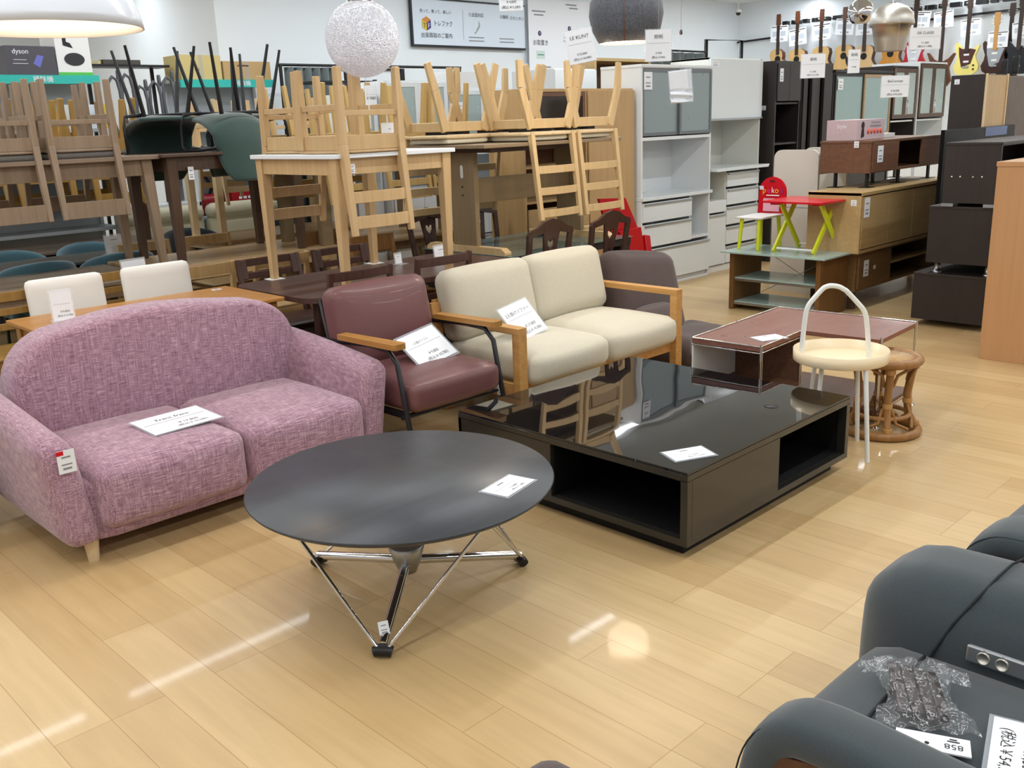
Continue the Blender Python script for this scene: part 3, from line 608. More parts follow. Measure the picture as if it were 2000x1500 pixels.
def chair(name, label, m, w_=.42, d=.42, sh=.43, bh=.82, leg=.036, slats=((.60, .055), (.74, .06)), tilt=.07, pad=None, padt=.03, stretch=.2, seatt=.02, apron=.06, group=None, splay=0, curve=.015, board=True, front_tips=None, cat='dining chair', seatm=None, kink=.0):
    t = thing(name, label, cat, (0, 0, 0), group); hw, hd = w_/2-leg/2, d/2-leg/2
    for s_ in (-1, 1):
        MB().bar((s_*hw, -hd+splay*0, sh-seatt), (s_*(hw+splay*.3), -hd-splay, 0), leg*1.05, leg*1.05, leg*.8, leg*.8, up=(0, 1, 0)).build('leg', m, t, .003)
        mb = MB(); mb.bar((s_*hw, hd+splay, 0), (s_*hw, hd, sh*.9), leg*.8, leg*.9, leg, leg*1.15, up=(0, 1, 0)); mb.bar((s_*hw, hd, sh*.9-.001), (s_*hw, hd+tilt, bh), leg, leg*1.15, leg*.75, leg*.7, up=(0, 1, 0)); mb.build('leg', m, t, .004)
        if stretch: MB().bar((s_*hw, -hd, stretch), (s_*hw, hd, stretch), .02, .03).build('stretcher', m, t, .002)
    if stretch: MB().bar((-hw, hd, stretch+.03), (hw, hd, stretch+.03), .018, .028).build('stretcher', m, t, .002)
    ap = MB()
    for s_ in (-1, 1): ap.bar((s_*hw, -hd, sh-seatt-apron/2), (s_*hw, hd, sh-seatt-apron/2), .02, apron); ap.bar((-hw, s_*hd, sh-seatt-apron/2), (hw, s_*hd, sh-seatt-apron/2), .02, apron)
    ap.build('seat_frame', m, t, .002)
    if board: MB().soft((0, -.005, sh-seatt/2), (w_/2, d/2, seatt/2), min(.01, seatt/2.2), n=4).build('seat', seatm or m, t)
    if pad: MB().soft((0, -.005, sh+padt/2-.003), (w_/2-.004, d/2-.004, padt/2), padt*.45, (0, 0, .006)).build('seat_pad', pad, t)
    for z, h in slats:
        y = hd+tilt*(z-sh*.9)/(bh-sh*.9); mb = MB(); n = 8; vs = []
        for i in range(n+1):
            x = -hw+2*hw*i/n; yy = y+curve*(1-(2*i/n-1)**2)
            vs += [(x, yy-.008, z-h/2), (x, yy+.008, z-h/2), (x, yy+.01, z+h/2), (x, yy-.006, z+h/2)]
        fs = [(i*4+k, i*4+(k+1) % 4, (i+1)*4+(k+1) % 4, (i+1)*4+k) for i in range(n) for k in range(4)]+[(3, 2, 1, 0), (n*4, n*4+1, n*4+2, n*4+3)]
        mb.add(vs, fs); mb.build('back_slat', m, t, .002)
    return t
def put(t, x, y, z, rz=0, inv=False):
    t.location = (x, y, z); t.rotation_euler = (pi if inv else 0, 0, R(rz)); return t

# ---- orange-brown dining table with two white chairs
ot = dtable('dining_table', 'orange-brown rectangular dining table behind the pink sofa', M_orange, wood('orange_legs', 'b07c40', '9a6a32'), 1.42, 2.605, 4.36, 4.985, 0, .705, .06, .02, .09, .03, 1)
M_cwhite = mat('white_leatherette', 'ece8e0', .5)
def white_chair(label):
    t = thing('dining_chair', label, 'dining chair', (0, 0, 0), 'white padded chairs')
    MB().soft((0, -.02, .43), (.20, .21, .045), .03, (0, 0, .01)).build('seat', M_cwhite, t)
    MB().soft((0, .20, .66), (.2, .03, .185), .028, (0, .01, 0), shear=lambda p: Vector((p.x, p.y+.10*(p.z+.185), p.z))).build('backrest', M_cwhite, t)
    for x in (-.17, .17):
        for y in (-.19, .17): MB().bar((x, y, .4), (x, y, 0), .035, .035, .028, .028, up=(0, 1, 0)).build('leg', M_orange, t)
    return t
wc = put(white_chair('white leatherette dining chair behind the clear price stand on the orange-brown table'), 1.815, 5.02, 0)
dup(wc, (2.325, 5.03, 0), (0, 0, 0), 'white leatherette dining chair in front of the upright white price sign')
def stand_sign(label, x, y, z, w_, h_, rz=0, lines=(), name='sign_stand'):
    t = thing(name, label, 'sign stand', (x, y, z), 'upright acrylic price stands'); ax = Vector((cos(R(rz)), sin(R(rz)), 0)); up = Vector((0, .12, 1)).normalized()
    T = frame(Vector((x, y, z))+up*(h_/2+.004), ax, up)
    MB().box(-w_/2, w_/2, -h_/2, h_/2, -.001, .001, T).build('paper', M_paper, t)
    MB().box(-w_/2-.006, w_/2+.006, -h_/2, h_/2+.012, -.004, -.002, T).build('acrylic_plate', M_clear, t)
    nb = Vector((-ax.y, ax.x, 0)); T2 = frame(Vector((x, y, z+.002)), ax, nb)
    MB().box(-w_/2-.01, w_/2+.01, -.04, .04, -.0015, .0015, T2).build('acrylic_foot', M_clear, t)
    T3 = T @ Matrix.Translation((0, 0, .0015))
    for s_, xx, yy, sz in lines: text(s_, sz*h_, T3 @ Matrix.Translation((xx*w_, yy*h_, 0)), M_ink, t)
    bars(T3, [(0, .06*h_, .8*w_, .006*h_)] + ([(0, .28*h_, .35*w_, .04*h_)] if not lines else []), M_grayink, t)
    return t
stand_sign('small upright clear price stand on the left end of the orange-brown table', 1.60, 4.70, .705, .095, .14, -8, [('￥9,800', .08, -.2, .1), ('(税込￥10,780)', .08, -.34, .08)])
stand_sign('upright white price sign standing behind the right white chair', 2.36, 5.62, .70, .15, .13, 5, [('DINING', .02, .2, .12), ('￥14,800', .05, -.18, .1), ('(税込￥16,280)', .05, -.36, .1)][1:])
sticker(ot, (2.5, 4.90, .7062), (1, 0, 0), (0, 1, 0), .05, .035)

# ---- mahogany table with round legs; slot-back and rail-back chairs round it
mt_ = dtable('dining_table', 'dark mahogany dining table with rounded corners carrying the white-topped table', wood('mahogany_top', '5a4039', '4a332e', axis='X', rough=.32), M_dark, 2.64, 4.29, 4.17, 5.0, 0, .70, .055, .028, 0, .09, 1, rnd=.12, tube=True, splay=.03)
def slot_chair(label):
    t = chair('dining_chair', label, M_dark, .46, .42, .43, .79, slats=((.765, .045), (.685, .04)), tilt=.08, stretch=0, group='dark slot-back chairs')
    for s_ in (-1, 1): MB().bar((s_*.185, .245, .665), (s_*.185, .27, .785), .055, .02, up=(0, 1, 0)).build('corner_block', M_dark, t, .006)
    return t
sc_ = put(slot_chair('dark slot-back chair behind the mahogany table, left of the white-topped table legs'), 3.09, 5.06, 0)
dup(sc_, (3.64, 5.06, 0), (0, 0, 0), 'dark slot-back chair behind the mahogany table, seen between the white-topped table legs')
rc_ = put(chair('dining_chair', 'dark rail-back chair behind the maroon armchair', M_dark, .43, .42, .43, .83, slats=((.80, .05), (.70, .035), (.60, .035)), tilt=.06, stretch=0, curve=.03, pad=mat('dark_seat_pad', '3a2c28', .5), group='dark rail-back chairs'), 2.955, 4.40, 0, 180)
dup(rc_, (3.545, 4.40, 0), (0, 0, pi), 'dark rail-back chair between the maroon armchair and the cream sofa')

# ---- white-topped table standing on it, with two chairs upside down
M_wtop = mat('white_melamine', 'e9eef2', .3); M_lo = wood('light_rubberwood', 'cdb084', 'c09e70')
wt = dtable('dining_table', 'light oak table with white top standing on the mahogany table', M_wtop, M_lo, 2.87, 3.71, 4.19, 5.03, .70, 1.422, .062, .024, .085, .02, .62, feetpads=True)
sticker(wt, (3.0, 4.215, 1.345), (1, 0, 0), (0, 0, 1), .035, .05, 'price_tag')
ch1 = put(chair('dining_chair', 'light wood chair upside down on the white-topped table, its back hanging over the near edge', M_lo, .42, .40, .435, .86, .042, slats=((.66, .06), (.79, .065)), tilt=.055, stretch=.20, seatt=.018, apron=.075, group='light wood chairs upside down on the white-topped table'), 3.125, 4.375, 1.422+.435, 0, True)
sticker(ch1, (0, .19, 0), (1, 0, 0), (0, 0, 1), .01, .01) if 0 else None
dup(ch1, (3.17, 4.84, 1.422+.435), (pi, 0, pi), 'light wood chair upside down on the white-topped table, its back hanging behind the far edge')
card('small white price slip wedged on the upside-down light wood chairs', (3.32, 4.30, 1.545), (.95, -.3, 0), (0, .05, 1), .08, .055, [], rows=[(.1, -.1, .1, .08)], border=0)

# ---- glass table and heart-back chairs
M_hd = wood('dark_heart_chair', '4a332a', '35231d', rough=.35)
gt = thing('dining_table', 'black-edged glass-top table carrying the tall pedestal table', 'dining table', (4.9, 4.82, 0))
box('glass_top', mat('dark_table_glass', '6f8582', .03, trans=.25, spec=1), gt, 4.33, 5.62, 4.40, 5.30, .692, .70, .002)
bb = MB()
for a in ((4.34, 5.61, 4.41, 4.47), (4.34, 5.61, 5.23, 5.29)): bb.box(*a, .64, .69)
for a in ((4.34, 4.42, 4.47, 5.23), (5.53, 5.61, 4.47, 5.23)): bb.box(*a, .64, .69)
bb.build('frame', M_esp, gt, .003)
for x in (4.39, 5.56):
    for y in (4.46, 5.24): MB().bar((x, y, .64), (x, y, 0), .09, .09, up=(0, 1, 0)).build('leg', M_esp, gt, .003)
def heart_chair(label):
    t = thing('dining_chair', label, 'dining chair', (0, 0, 0), 'dark chairs with heart cut-outs')
    MB().soft((0, 0, .43), (.2, .2, .025), .02).build('seat', M_hd, t)
    for s_ in (-1, 1):
        MB().bar((s_*.17, -.17, .42), (s_*.17, -.18, 0), .035, .035, .028, .028, up=(0, 1, 0)).build('leg', M_hd, t, .003)
        mb = MB(); mb.bar((s_*.165, .2, 0), (s_*.165, .18, .43), .035, .035, up=(0, 1, 0)); mb.bar((s_*.165, .18, .429), (s_*.19, .25, .87), .036, .028, .04, .024, up=(0, 1, 0)); mb.build('leg', M_hd, t, .004)
    # arched crest rail
    top = [(-.21, .85), (-.20, .885), (-.13, .905), (-.07, .94), (0, .955), (.07, .94), (.13, .905), (.20, .885), (.21, .85)]
    bot = [(.17, .85), (.1, .862), (.0, .885), (-.1, .862), (-.17, .85)]
    MB().prism((top+bot)[::-1], (0, .099, .0), (1, 0, 0), (0, .16, 1), (0, 1, 0), .024).build('crest_rail', M_hd, t, .004)
    # splat in two halves around a heart and a lattice
    hx = [(0, .752), (.03, .79), (.034, .815), (.02, .828), (.004, .818), (0, .808)]
    for s_ in (-1, 1):
        pl = [(0, .89), (.075, .87), (.062, .78), (.048, .68), (.05, .60), (.06, .5), (0, .5), (0, .58), (.022, .64), (.0, .70), (0, .752)]+hx[1:]
        pl = [(s_*x, z) for x, z in pl]
        MB().prism(pl if s_ < 0 else pl[::-1], (0, .112, 0), (1, 0, 0), (0, .16, 1), (0, 1, 0), .012).build('splat', M_hd, t)
    MB().bar((-.17, .205, .5), (.17, .205, .5), .02, .04).build('lower_rail', M_hd, t, .003)
    return t
for i, (px_, z_) in enumerate((((5.2, 5.34, 0), 0),)): pass
hc1 = put(heart_chair('dark chair with heart cut-out and a small white tag, behind the glass table'), 4.62, 5.07, 0); hc1.location = (5.13, 5.32, 0)
M_ = sticker(hc1, (-.155, .232, .86), (1, 0, 0), (0, .1, 1), .035, .035)
hc2 = put(heart_chair('dark heart-back chair half hidden behind the pedestal table post'), 4.62, 5.32, 0)
hc3 = dup(hc2, (4.42, 4.37, 0), (0, 0, pi), 'dark heart-back chair peeking over the left back cushion of the cream sofa')
hc4 = dup(hc2, (5.02, 4.37, 0), (0, 0, pi), 'dark heart-back chair by the right end of the cream sofa')
wch = put(chair('dining_chair', 'brown bent-back chair behind the mahogany table, left of the pedestal foot', wood('warm_brown_chair', '8a6232', '704c24'), .42, .42, .43, .80, slats=((.74, .12),), stretch=0, curve=.03, group='brown bent-back chairs'), 4.1, 5.35, 0)
dup(wch, (4.12, 5.95, 0), (0, 0, R(10)), 'brown bent-back chair behind the leg of the white-topped table')
stand_sign('grey-lit price card stand at the right end of the mahogany table', 3.93, 4.62, .70, .13, .1, 10)
stand_sign('small white round-based stand on the mahogany table beside the leg', 3.72, 4.80, .70, .06, .06, 10)

# ---- pedestal table with four chairs upside down
pt = thing('dining_table', 'tall double-pedestal wooden table standing on the glass-top table', 'dining table', (4.9, 4.85, .70))
box('tabletop', M_pedX, pt, 4.20, 5.58, 4.47, 5.22, 1.395, 1.42, .004); box('under_panel', M_dkbr, pt, 4.33, 5.2, 4.55, 5.15, 1.365, 1.395, .002)
for x in (4.37, 5.44):
    pl = MB().box(x-.02, x+.02, 4.74, 4.98, .74, 1.37).build('pedestal', M_ped, pt, .003)
    if x < 5:
        MB().prism(arc(0, .03, .014, 0, 180, 6)+arc(0, -.03, .014, 180, 360, 6), (x-.0215, 4.86, 1.24), (0, 1, 0), (0, 0, 1), (1, 0, 0), .001).build('keyhole', M_matwhite, pl)
        for z in (1.14, 1.085): MB().lathe([(0, 0), (.007, 0), (.007, .0015), (0, .0015)], (x-.022, 4.86, z), 12, T=Matrix.Rotation(R(90), 4, 'Y')).build('screw', M_black, pl)
    MB().prism([(-.40, 0), (-.40, .02), (-.36, .045), (.36, .045), (.40, .02), (.40, 0)], (x-.03, 4.86, .70), (0, 1, 0), (0, 0, 1), (1, 0, 0), .06).build('foot', M_oak2, pt, .003)
box('stretcher_panel', M_ped, pt, 4.39, 5.42, 4.85, 4.87, 1.02, 1.19, .002)
M_pad = mat('cream_vinyl_pad', 'dcd9c6', .5)
def splay_chair(label):
    t = thing('dining_chair', label, 'dining chair', (0, 0, 0), 'pale wood chairs upside down on the pedestal table')
    h, sh = .20, .50
    fr_ = MB()
    for y in (-.17, .17): fr_.bar((-.185, y, .40), (.185, y, .40), .022, .062)
    for x in (-.175, .175): fr_.bar((x, -.17, .40), (x, .17, .40), .022, .055)
    fr_.build('base_frame', M_oak2, t, .003)
    for x in (-.19, .19):
        for y in (-.18, .18):
            s_ = 1 if x > 0 else -1
            MB().bar((x-s_*.015, y, .43), (x+s_*(.06 if y < 0 else .075), y*1.02, .17), .062, .026, .058, .026, up=(0, 1, 0)).bar((x+s_*(.06 if y < 0 else .075), y*1.02, .171), (x+s_*(.115 if y < 0 else .085), y*1.02, 0), .058, .026, .045, .024, up=(0, 1, 0)).build('leg', M_oak2, t, .004)
    fx = MB()
    for x in (-.1, .1): fx.box(x-.03, x+.03, -.08, .08, .432, .452)
    fx.box(-.13, .13, -.02, .02, .436, .448); fx.build('swivel_fitting', M_black, t)
    MB().soft((0, 0, .466), (.225, .215, .014), .012, n=4).build('seat', M_birch, t)
    MB().soft((0, -.01, .492), (.195, .19, .02), .018, (0, 0, .004)).build('seat_pad', M_pad, t)
    for s_ in (-1, 1): MB().bar((s_*.20, .20, .455), (s_*.195, .275, 1.03), .036, .04, .034, .026, up=(0, 1, 0)).build('back_post', M_oak2, t, .004)
    for z, hh in ((.70, .05), (.84, .05), (.985, .05)):
        y = .20+.075*(z-.455)/.575; n = 8; vs = []
        for i in range(n+1):
            x = -.19+.38*i/n; yy = y+.02*(1-(2*i/n-1)**2); vs += [(x, yy-.008, z-hh/2), (x, yy+.008, z-hh/2), (x, yy+.008, z+hh/2), (x, yy-.008, z+hh/2)]
        MB().add(vs, [(i*4+k, i*4+(k+1) % 4, (i+1)*4+(k+1) % 4, (i+1)*4+k) for i in range(n) for k in range(4)]+[(3, 2, 1, 0), (n*4, n*4+1, n*4+2, n*4+3)]).build('back_slat', M_oak2, t, .002)
    return t
zs = 1.42+.516
sp = put(splay_chair('pale upside-down chair on the pedestal table, nearer of two slatted backs hanging at right'), 4.82, 4.66, zs, 0, True)
dup(sp, (5.28, 4.66, zs), (pi, 0, 0), 'pale upside-down chair on the pedestal table, its slatted back hanging farthest right')
dup(sp, (4.40, 5.04, zs), (pi, 0, pi), 'pale upside-down chair on the left end of the pedestal table')
dup(sp, (4.88, 5.04, zs), (pi, 0, pi), 'pale upside-down chair whose back hangs behind the stretcher panel of the pedestal table')
# second pedestal table behind with honey-coloured chairs
p2 = dtable('dining_table', 'brown table on the far side carrying honey wood chairs, behind the white-topped table', M_pedX, M_ped, 3.95, 5.35, 6.0, 6.75, .70, 1.40, .09, .025, .05, .06, .9)
dtable('dining_table', 'brown low table below the stacked table behind the white-topped one', M_lowoak, M_ped, 4.2, 5.55, 5.95, 6.8, 0, .70, .06, .025, .07, .04, .9)
M_honey = wood('honey_wood', 'c9ab70', 'bb995c')
hn = put(chair('dining_chair', 'honey wood chair upside down, left one of the near middle row', M_honey, .43, .42, .44, .86, .038, slats=((.62, .05), (.74, .05), (.84, .045)), tilt=.06, pad=M_pad, stretch=0, apron=.07, splay=.05, group='honey wood chairs upside down in the middle'), 4.18, 6.12, 1.40+.47, 0, True)
dup(hn, (4.72, 6.12, 1.87), (pi, 0, 0), 'honey wood chair upside down, its back hanging beside the white-topped table corner')
dup(hn, (5.18, 6.14, 1.87), (pi, 0, 0), 'honey wood chair upside down, just left of the pedestal table chairs')
dup(hn, (4.30, 6.62, 1.87), (pi, 0, pi), 'honey wood chair upside down, far side of the middle stack, under the globe lamp')
dup(hn, (4.84, 6.62, 1.87), (pi, 0, pi), 'honey wood chair upside down, far side of the middle stack, right of the globe lamp')

# ---- dark brown stacked table with green shell chairs
lo = dtable('dining_table', 'pale oak dining table under the dark brown stacked table', M_lowoak, M_oak2, 2.66, 4.13, 6.02, 6.80, 0, .70, .06, .024, .08, .03, .9)
db = dtable('dining_table', 'dark brown table stacked on the pale oak one, carrying the green chairs', wood('dark_brown_top', '574437', '46352a', axis='X'), M_dkbr, 2.82, 3.93, 6.04, 6.80, .70, 1.43, .075, .022, .09, .045, .62)
sticker(db, (3.02, 6.075, 1.30), (1, 0, 0), (0, 0, 1), .04, .085, 'price_tag')
M_green = fabric('forest_green_velvet', '2c4640', '243b36', sc=300, rough=.75, sheen=.5); M_shellin = mat('shell_inner_black', '10201d', .8)
def shell_chair(label):
    t = thing('armchair', label, 'chair', (0, 0, 0), 'forest green shell chairs upside down')
    prof_ = [(-.22, .47), (-.12, .455), (0, .45), (.1, .455), (.17, .50), (.215, .60), (.24, .72), (.262, .84), (.27, .90)]
    wid = [.20, .235, .25, .255, .25, .245, .23, .205, .16]
    lift = [.0, .02, .035, .06, .07, .06, .045, .03, .02]
    def f(u, v):
        k = v*(len(prof_)-1); i = min(int(k), len(prof_)-2); a = k-i
        y = prof_[i][0]*(1-a)+prof_[i+1][0]*a; z = prof_[i][1]*(1-a)+prof_[i+1][1]*a; w_ = wid[i]*(1-a)+wid[i+1]*a; l = lift[i]*(1-a)+lift[i+1]*a
        s_ = 2*u-1; q = abs(s_)**2.2; back = min(1, max(0, (v-.45)*3))
        return (s_*w_*(1-.06*q), y-l*2.2*q*back, z+l*1.6*q*(1-back))
    MB().grid(f, 16, 20).build('shell', M_green, t, solid=.028, sub=1)
    for x in (-.2, .2):
        for y in (-.2, .2): MB().tube([(x*.72, y*.72, .45), (x*1.12, y*1.12, 0)], .0155, 10, .0095).build('leg', M_blackm, t)
    MB().tube([(-.16, -.16, .44), (.16, -.16, .44), (.16, .16, .44), (-.16, .16, .44)], .012, 8, closed=True).build('under_frame', M_blackm, t)
    for s_ in (-1, 1):
        MB().tube([(s_*.14, -.12, .435), (s_*.27, -.13, .45), (s_*.285, -.15, .52), (s_*.285, -.17, .66), (s_*.28, -.13, .685), (s_*.27, .05, .685), (s_*.24, .20, .67)], .011, 10).build('arm_loop', M_blackm, t)
    return t
za = 1.43+.697
g1 = put(shell_chair('green shell chair upside down, its outer back facing the viewer'), 3.43, 6.24, za, 4, True)
dup(g1, (3.10, 6.58, za), (pi, 0, R(168)), 'green shell chair upside down at the left, its hollow inner side facing the viewer')
dup(g1, (3.74, 6.60, za), (pi, 0, R(190)), 'green shell chair upside down behind the light wood chair legs')

# ---- left stack: grey-brown table with grey-padded chairs
M_gpad = fabric('grey_seat_cloth', '6b655f', '585350', sc=400)
t1 = dtable('dining_table', 'brown low table at the left under the stacked grey-brown table', M_tabtop, M_walbr, 1.0, 2.62, 5.85, 6.74, 0, .69, .06, .024, .08, .03, .9)
lt_ = dtable('dining_table', 'grey-brown wooden table stacked at the left with padded chairs upside down on it', wood('greybrown_top', '8f7b68', '7f6b57', axis='X'), M_walbr, 1.30, 2.83, 6.10, 6.74, .69, 1.43, .07, .028, .10, .04, .62, splay=.03)
lc = put(chair('dining_chair', 'grey-padded wooden chair upside down on the left stack, nearest the green chairs', M_walbr, .43, .42, .43, .83, .04, slats=((.775, .10),), tilt=.07, pad=M_gpad, padt=.045, stretch=.22, apron=.075, group='grey-padded chairs upside down on the left table'), 2.36, 6.31, 1.43+.468, 0, True)
dup(lc, (1.88, 6.31, 1.898), (pi, 0, 0), 'grey-padded wooden chair upside down, cut by the left edge of the picture')
dup(lc, (2.42, 6.60, 1.898), (pi, 0, pi), 'grey-padded wooden chair upside down on the far side of the left stack, right one')
dup(lc, (1.92, 6.60, 1.898), (pi, 0, pi), 'grey-padded wooden chair upside down on the far side of the left stack, left one')
# mustard wood chairs on a table further back
t5 = dtable('dining_table', 'brown table further back at the left carrying mustard wood chairs', M_pedX, M_dkbr, 1.85, 3.56, 7.85, 8.45, .70, 1.42, .08, .025, .08, .05, .8)
dtable('dining_table', 'low brown table under the mustard chair stack', M_tabtop, M_dkbr, 1.75, 3.6, 7.83, 8.52, 0, .70, .07, .025, .08, .05, .8)
mc = put(chair('dining_chair', 'mustard wood chair upside down, right end of the far left stack', M_must, .43, .42, .43, .84, .05, slats=((.60, .05), (.78, .09)), tilt=.07, stretch=0, apron=.09, splay=.05, group='mustard wood chairs upside down'), 3.24, 8.0, 1.42+.43, 0, True)
for i, x in enumerate((2.68, 2.2)): dup(mc, (x, 8.0, 1.85), (pi, 0, 0), 'mustard wood chair upside down on the far left stack, %s' % ('behind the grey-padded chairs' if i == 0 else 'at the left edge'))
for i, x in enumerate((3.28, 2.72, 2.2)): dup(mc, (x, 8.32, 1.85), (pi, 0, pi), 'mustard wood chair upside down on the far side of the far left stack, %s' % ('right one', 'middle one', 'left one')[i])
# birch chairs beyond the green ones
t6 = dtable('dining_table', 'pale table beyond the green chairs carrying birch chairs', M_birch, M_birch, 3.75, 5.1, 7.18, 7.8, 0.70, 1.38, .06, .022, .06, .04, .9)
dtable('dining_table', 'low pale table beneath the birch chair stack', M_lowoak, M_birch, 3.7, 5.2, 7.14, 7.84, 0, .70, .06, .022, .06, .04, .9)
bc_ = put(chair('dining_chair', 'birch chair upside down behind the green shell chairs', M_birch, .42, .42, .43, .82, .034, slats=((.60, .045), (.70, .045)), tilt=.06, stretch=.2, apron=.05, group='birch chairs upside down beyond the green chairs'), 3.98, 7.30, 1.38+.43, 0, True)
dup(bc_, (4.5, 7.30, 1.81), (pi, 0, 0), 'birch chair upside down behind the light wood chair legs')
dup(bc_, (4.2, 7.66, 1.81), (pi, 0, pi), 'birch chair upside down on the far side of its table')

# ---- upright chairs at floor level behind
M_lightw = wood('pale_ash_chair', 'c4a577', 'b0905f')
ms = put(chair('dining_chair', 'mustard slat-back chair between the two white chairs', wood('olive_wood', 'ab8547', '94703a'), .44, .42, .43, .80, slats=((.77, .05), (.69, .035), (.61, .035)), tilt=.07, stretch=0, curve=.035, group='mustard slat-back chairs'), 2.16, 5.62+.25, 0, 180)
ms.location = (2.17, 5.82, 0)
dup(ms, (1.55, 5.60, 0), (0, 0, pi), 'mustard slat-back chair at the left edge, left of the white chairs')
la = put(chair('dining_chair', 'pale ash chair behind the right white chair', M_lightw, .42, .42, .43, .77, slats=((.73, .07),), tilt=.05, stretch=0, group='pale ash chairs'), 2.75, 5.75, 0, 180)
dup(la, (3.28, 5.72, 0), (0, 0, pi), 'pale ash chair right of the white chairs, in front of the pale oak table')
dup(la, (3.1, 6.92, 0), (0, 0, 0), 'pale ash chair beyond the pale oak table, left one')
dup(la, (3.62, 6.92, 0), (0, 0, 0), 'pale ash chair beyond the pale oak table, nearer the dark table leg')
M_tealf = fabric('teal_velvet', '3f6470', '34545f', sc=300, sheen=.5)
def tub(label, m, group, legm):
    t = thing('dining_chair', label, 'dining chair', (0, 0, 0), group)
    MB().soft((0, -.02, .42), (.23, .22, .05), .04).build('seat', m, t)
    def f(u, v):
        a = R(-18-144*(1-u)+180*0); ang = pi*(0.02+.96*u); x = .25*cos(ang); y = .02+.21*sin(ang)
        return (x*(1+.04*v), y*(1+.08*v), .40+v*(.36*(.62+.38*sin(ang)**.5)))
    MB().grid(f, 18, 6).build('backrest', m, t, solid=.045, sub=1)
    for x in (-.17, .17):
        for y in (-.16, .16): MB().tube([(x, y, .38), (x*1.1, y*1.1, 0)], .013, 8, .009).build('leg', legm, t)
    return t
tb = put(tub('teal tub chair nearest, behind the left white chair', M_tealf, 'teal tub chairs', M_blackm), 2.22, 7.0, 0, 180)
dtable('dining_table', 'dark grey table among the teal chairs', mat('slate_tabletop', '57544f', .3), M_blackm, 1.2, 3.08, 6.98, 7.50, 0, .70, .05, .022, .05, .04, .9)
dup(tb, (2.80, 7.02, 0), (0, 0, pi), 'teal tub chair partly hidden by the grey-brown table leg')
dup(tb, (2.27, 7.50, 0), (0, 0, 0), 'teal tub chair at the left edge behind the dark table')
dup(tb, (2.86, 7.50, 0), (0, 0, 0), 'teal tub chair behind the dark table, next to the price stand')
stand_sign('grey price sign standing among the teal chairs', 2.90, 7.20, .70, .14, .13, 0)
M_navy = fabric('charcoal_blue_cloth', '363f46', '2b343a', sc=300)
nv = put(tub('charcoal blue chair behind the dark brown table leg', M_navy, 'charcoal blue chairs', M_oak2), 4.05, 8.1-.1, 0, 0); nv.location = (3.62, 7.02+.2, 0)
nv.location = (3.83, 7.76, 0)
dup(nv, (4.75, 7.76, 0), (0, 0, 0), 'charcoal blue chair behind the white-topped table leg')
M_ivory = mat('ivory_leather', 'cfc9ae', .5)
def bolster(label):
    t = thing('sofa_chair', label, 'sofa chair', (0, 0, 0), 'ivory sofa chairs with rolled backs')
    MB().soft((0, 0, .28), (.40, .27, .14), .06, (0, 0, .02)).build('seat', M_ivory, t); MB().soft((0, .19, .56), (.40, .08, .25), .07).build('backrest', M_ivory, t)
    MB().soft((0, .17, .84), (.41, .08, .075), .07).build('headrest_roll', M_ivory, t)
    for x in (-.34, .34):
        for y in (-.22, .22): MB().bar((x, y, .16), (x, y, 0), .04, .04).build('leg', M_oak2, t)
    return t
bo = put(bolster('ivory sofa chair with rolled headrest behind the charcoal blue chair'), 3.86, 8.29, 0)
dup(bo, (4.72, 8.29, 0), (0, 0, 0), 'ivory sofa chair with rolled headrest, right of the other')

# ---- red high chair and bits by the kitchen cupboards
rch = thing('high_chair', 'red wooden high chair leaning shape in front of the white kitchen cabinet', 'high chair', (6.25, 4.75, 0))
def rp(y): return [(5.93, .93), (6.27, .905), (6.50, .52), (6.60, .30), (6.50, .30), (6.18, .34), (6.08, .6)]
MB().prism([(5.80, .945), (6.13, .925), (6.34, .52), (6.30, .3), (6.0, .3)], (0, 4.78, 0), (1, 0, 0), (0, .1, 1), (0, 1, 0), .022).build('backrest', M_red, rch, .008)
MB().prism([(5.92, .68), (6.20, .69), (6.22, .5), (5.97, .5)], (0, 4.70, 0), (1, 0, 0), (0, .1, 1), (0, 1, 0), .018).build('lumbar_board', M_red, rch, .008)
MB().soft((6.10, 4.72, .42), (.17, .16, .016), .012, n=4).build('seat', M_red, rch)
MB().soft((6.07, 4.70, .24), (.16, .14, .014), .012, n=4).build('footrest', M_red, rch)
for x in (5.97, 6.36):
    MB().bar((x, 4.84, .60), (x-.12, 4.66, .015), .035, .07, up=(1, 0, 0)).build('side_rail', M_red, rch, .006); MB().bar((x-.12, 4.60, .02), (x-.10, 5.05, .02), .035, .035).build('floor_runner', M_red, rch, .006)
rb = thing('wooden_tray', 'long pale wooden tray with red lining lying by the heart-back chairs', 'tray', (5.6, 4.9, .7))
MB().bar((5.25, 5.12, .735), (5.72, 4.78, .735), .05, .04).build('tray_rail', M_oak2, rb, .01); MB().bar((5.30, 5.16, .72), (5.72, 4.86, .72), .1, .012).build('lining', M_redp, rb, .003)
